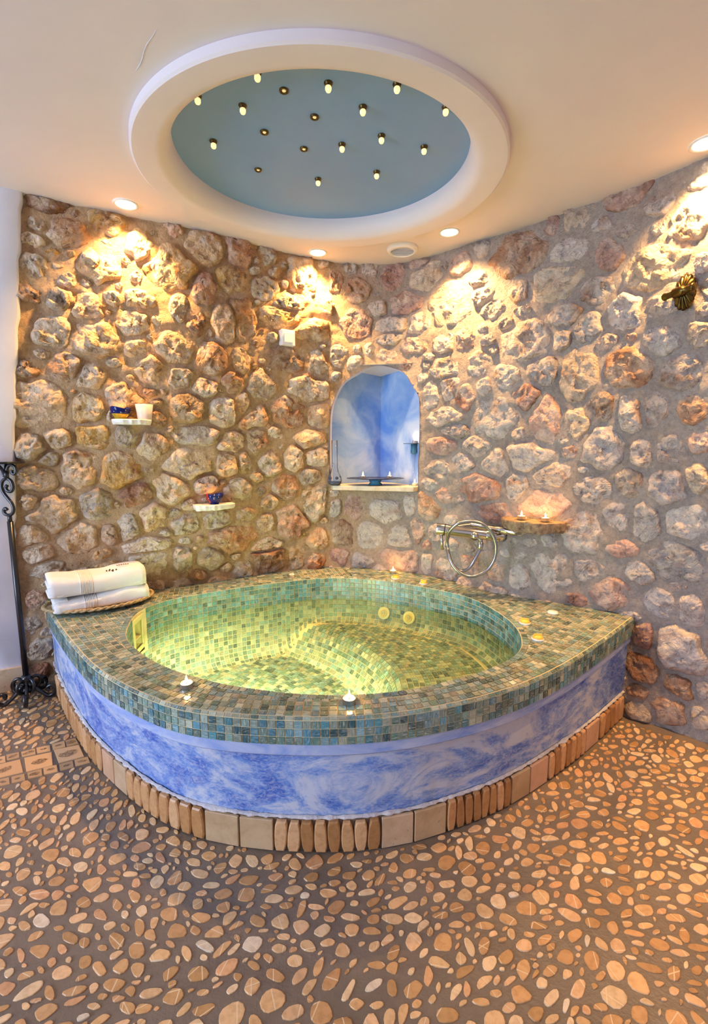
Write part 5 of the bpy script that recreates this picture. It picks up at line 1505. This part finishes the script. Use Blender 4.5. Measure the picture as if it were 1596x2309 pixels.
# ------------------------------------------------------------------ candle stands
def spiral(c, r0, r1, a0, a1, n, plane):
    out = []
    for i in range(n+1):
        f = i/n; a = a0+(a1-a0)*f; r = r0+(r1-r0)*f
        out.append(c+plane[0]*(r*math.cos(a))+plane[1]*(r*math.sin(a)))
    return out
def candle_stand(p, label, rz, H):
    t = thing('candle_stand', label, 'candle stand', p, rz, 'wrought iron candle stands')
    X, Y, Zv = Vector((1,0,0)), Vector((0,1,0)), Vector((0,0,1))
    m = MB(); m.tube([(0,0,.07), (0,0,H*.80)], .0125, 12); m.build('pole', 'black_iron', t, smooth=True)
    # scroll above the pole: an S of bar in the plane facing the room
    m = MB(); h = H*.80; sc = H/1.07
    pth = [Vector((x*sc, 0, h+z*sc)) for x, z in ((-.008,.052),(-.018,.058),(-.026,.048),(-.022,.034),(-.006,.028),(.014,.034),(.024,.054),(.018,.080),(0,.104),(-.018,.128),(-.026,.156),(-.016,.182),(.006,.192),(.026,.180),(.032,.154),(.022,.136),(.004,.136),(-.004,.150),(.004,.162))]
    m.tube([Vector(q) for q in catmull([tuple(q) for q in pth], 5)], .0075, 8); m.build('scroll', 'black_iron', t, smooth=True)
    m = MB(); m.tube([(0,0,H*.80-.01), (0,0,h+.034*sc)], .009, 10); m.tube([(.006*sc,0,h+.19*sc), (.004*sc,0,h+.228*sc)], .010, 10); m.build('neck', 'black_iron', t, smooth=True)
    for k in range(3):
        a = 2*math.pi*k/3+.0; d = X*math.cos(a)+Y*math.sin(a)
        m = MB(); pp = [d*(u*sc)+Zv*(h+z*sc) for u, z in ((.004,.200),(.010,.232),(.026,.252),(.048,.248),(.056,.228),(.046,.212),(.034,.218),(.036,.230))]
        m.tube([Vector(q) for q in catmull([tuple(q) for q in pp], 5)], .0065, 8); m.build('bracket', 'black_iron', t, smooth=True)
    zt = h+.258*sc
    m = MB(); m.lathe([(.0001, zt), (.070*sc, zt), (.078*sc, zt+.008), (.076*sc, zt+.010), (.068*sc, zt+.004), (.0001, zt+.004)], 36, cap=False); m.build('drip_plate', 'black_iron', t, smooth=True)
    # scrolled feet
    for k in range(5):
        a = 2*math.pi*k/5+.35; d = X*math.cos(a)+Y*math.sin(a)
        m = MB(); pp = [d*u+Zv*z for u, z in ((.012,.120),(.016,.085),(.036,.052),(.066,.026),(.090,.011),(.110,.020),(.118,.044),(.106,.062),(.088,.056),(.086,.044),(.094,.040))]
        m.tube([Vector(q) for q in catmull([tuple(q) for q in pp], 6)], .0085, 8); m.build('foot', 'black_iron', t, smooth=True)
        a += math.pi/5; d = X*math.cos(a)+Y*math.sin(a)
        m = MB(); pp = [d*u+Zv*z for u, z in ((.010,.060),(.022,.044),(.040,.050),(.056,.074),(.050,.100),(.032,.108),(.020,.094),(.026,.080),(.034,.084))]
        m.tube([Vector(q) for q in catmull([tuple(q) for q in pp], 6)], .0075, 8); m.build('foot_scroll', 'black_iron', t, smooth=True)
    m = MB(); m.lathe([(.0001, .125), (.018, .122), (.022, .10), (.018, .06), (.010, .045), (.0001, .045)], 16, cap=False); m.build('hub', 'black_iron', t, smooth=True)
q = at(64, 1577, 0); candle_stand(q, 'tall black wrought-iron candle stand with scrolls beside the tub', -.15, at_y(29, 1068, q.y).z)
q2 = at(-84, 1606, 0); candle_stand(q2, 'second black iron candle stand, only one curled foot in view at the left edge', .5, at_y(29, 1068, q.y).z*.8)

# ------------------------------------------------------------------ tray and towels
def build_towels():
    wdir = np.array(WALLR[130])-np.array(WALLR[150]); ang = math.atan2(wdir[1], wdir[0])      # along the wall, to the right
    c = Vector((-1.205, 2.195, ZD))
    ang = math.radians(36)
    t = thing('wicker_tray', 'oval woven wicker tray under the towels on the tub corner', 'tray', (c.x-.015, c.y-.005, ZD), math.radians(30))
    a_, b_ = .232, .150
    m = MB(); R = 10; K = 72; V = [(0, 0, .004)]
    for i in range(1, R+1):
        f = i/R
        for k in range(K):
            th = 2*math.pi*k/K
            z = .004+.020*max(0, f-.55)/.45*1.0+.0022*math.cos(18*th+ (i%2)*math.pi)*(f > .2)
            V.append((a_*f*math.cos(th), b_*f*math.sin(th), z))
    m.add(V, [(0, 1+k, 1+(k+1)%K) for k in range(K)]+[(1+i*K+k, 1+(i+1)*K+k, 1+(i+1)*K+(k+1)%K, 1+i*K+(k+1)%K) for i in range(R-1) for k in range(K)])
    o = m.build('woven_base', 'wicker', t, smooth=True); so = o.modifiers.new('solid', 'SOLIDIFY'); so.thickness = .004
    for ph in (0, math.pi):
        m = MB(); n = 144; path = []
        for k in range(n+1):
            th = 2*math.pi*k/n; w = 22*th+ph
            path.append((a_*(1+.014*math.cos(w))*math.cos(th), (b_*(1+.02*math.cos(w)))*math.sin(th), .025+.0032*math.sin(w)))
        m.tube(path, .0055, 7, cap=False); m.build('rim_strand', 'wicker', t, smooth=True)
    # folded towels
    def towel(z0, lx, wy, hh, label, seed, shift=(0, 0), rotz=0.0, print_=False):
        tt = thing('folded_towel', label, 'towel', (c.x+shift[0], c.y+shift[1], z0), ang+rotz, 'white towels on the tray')
        # cross section: thick sheet folded in a flat spiral, open side to the back
        n_l = 3; th = hh/n_l
        def outline():
            # outer soft rectangle
            pts = []
            for k in range(44):
                a = 2*math.pi*k/44; ca, sa = math.cos(a), math.sin(a)
                e = .42
                pts.append((wy/2*math.copysign(abs(ca)**e, ca), hh/2+hh/2*math.copysign(abs(sa)**.62, sa)))
            return pts
        O = outline(); K = len(O); NS = 220; V = []
        rr = random.Random(seed)
        for i in range(NS+1):
            u = i/NS; x = (u-.5)*lx
            endf = 1-.10*max(0, (abs(u-.5)-.44)/.06)**2
            band = .30 < u < .43
            rib = .0022*math.sin((u-.30)/.13*math.pi*2*8) if band else 0
            sag = -.014*math.sin(math.pi*u)*0+.010*math.sin(u*5+seed)
            for (y, z) in O:
                top = max(0, (z/hh-.5)*2)
                cr = fbm(x*2+seed, y*3, z*3, 3.0, 3)
                yy = y*endf+.006*cr*abs(y)/(wy/2); zz = hh/2+(z-hh/2)*endf
                zz += top*(sag+.007*cr+(.012*math.exp(-((u-.80)/.16)**2)))
                ln = math.hypot(y/(wy/2), (z-hh/2)/(hh/2))+1e-6
                yy += rib*(y/(wy/2))/ln; zz += rib*((z-hh/2)/(hh/2))/ln*(1 if z > hh*.2 else 0)
                V.append((x, yy, max(0.0, zz)))
        m = MB(); m.add(V, [(i*K+k, i*K+(k+1)%K, (i+1)*K+(k+1)%K, (i+1)*K+k) for i in range(NS) for k in range(K)])
        fix_normals(m.build('towel_wrap', 'terry_cloth', tt, smooth=True))
        # folded layers seen at each end
        for sgn in (-1, 1):
            for l in range(4):
                zc = hh*(.14+.24*l); hz = hh*.105
                m = MB(); pr = []; n = 20
                for k in range(n):
                    a = 2*math.pi*k/n; pr.append((wy*.44*math.copysign(abs(math.cos(a))**.45, math.cos(a))+(.010 if l % 2 else -.006), zc+hz*math.sin(a)+.006*math.cos(a)*(1 if l % 2 else -1)))
                x0, x1 = sgn*lx*.36, sgn*(lx*.497-.004*(l % 2))
                VV = [(x0, y, z) for y, z in pr]+[(x1, y, z) for y, z in pr]+[(x1+sgn*.004, y*.9, zc+(z-zc)*.6) for y, z in pr]
                m.add(VV, [(i*n+k, i*n+(k+1)%n, (i+1)*n+(k+1)%n, (i+1)*n+k) for i in range(2) for k in range(n)]+[tuple(2*n+k for k in range(n))])
                fix_normals(m.build('towel_layer', 'terry_cloth', tt, smooth=True))
        if print_:
            zt = lambda u, y: hh+.0045+(.012*math.exp(-((u-.80)/.16)**2))+.010*math.sin(u*5+seed)
            for k, (u, y) in enumerate(((.60,-.03),(.625,-.038),(.648,-.055),(.652,-.066),(.69,-.062),(.635,-.028),(.66,-.05))):
                m = MB(); x = (u-.5)*lx
                m.lathe([(.0001, .0025), (.0028, .0015), (.0034, -.004)], 8, origin=(x, y, zt(u, y)), cap=False); m.build('stitched_dot', 'dark_line', tt)
            m = MB(); pp = []
            for k in range(60):
                f = k/59; u = .72+.12*f; y = -.005-.030*f+.008*math.sin(f*34); x = (u-.5)*lx+.004*math.cos(f*34)
                pp.append((x, y, zt(u, y)+.0015))
            m.tube(pp, .0011, 5); m.build('stitched_script', 'thread_brown', tt)
    towel(ZD+.010, .395, .205, .070, 'lower folded white towel resting on the tray', 4, (-.010, -.006))
    towel(ZD+.081, .400, .200, .092, 'upper folded white towel with small stitched motif', 2, (-.020, -.014), .02, True)
build_towels()
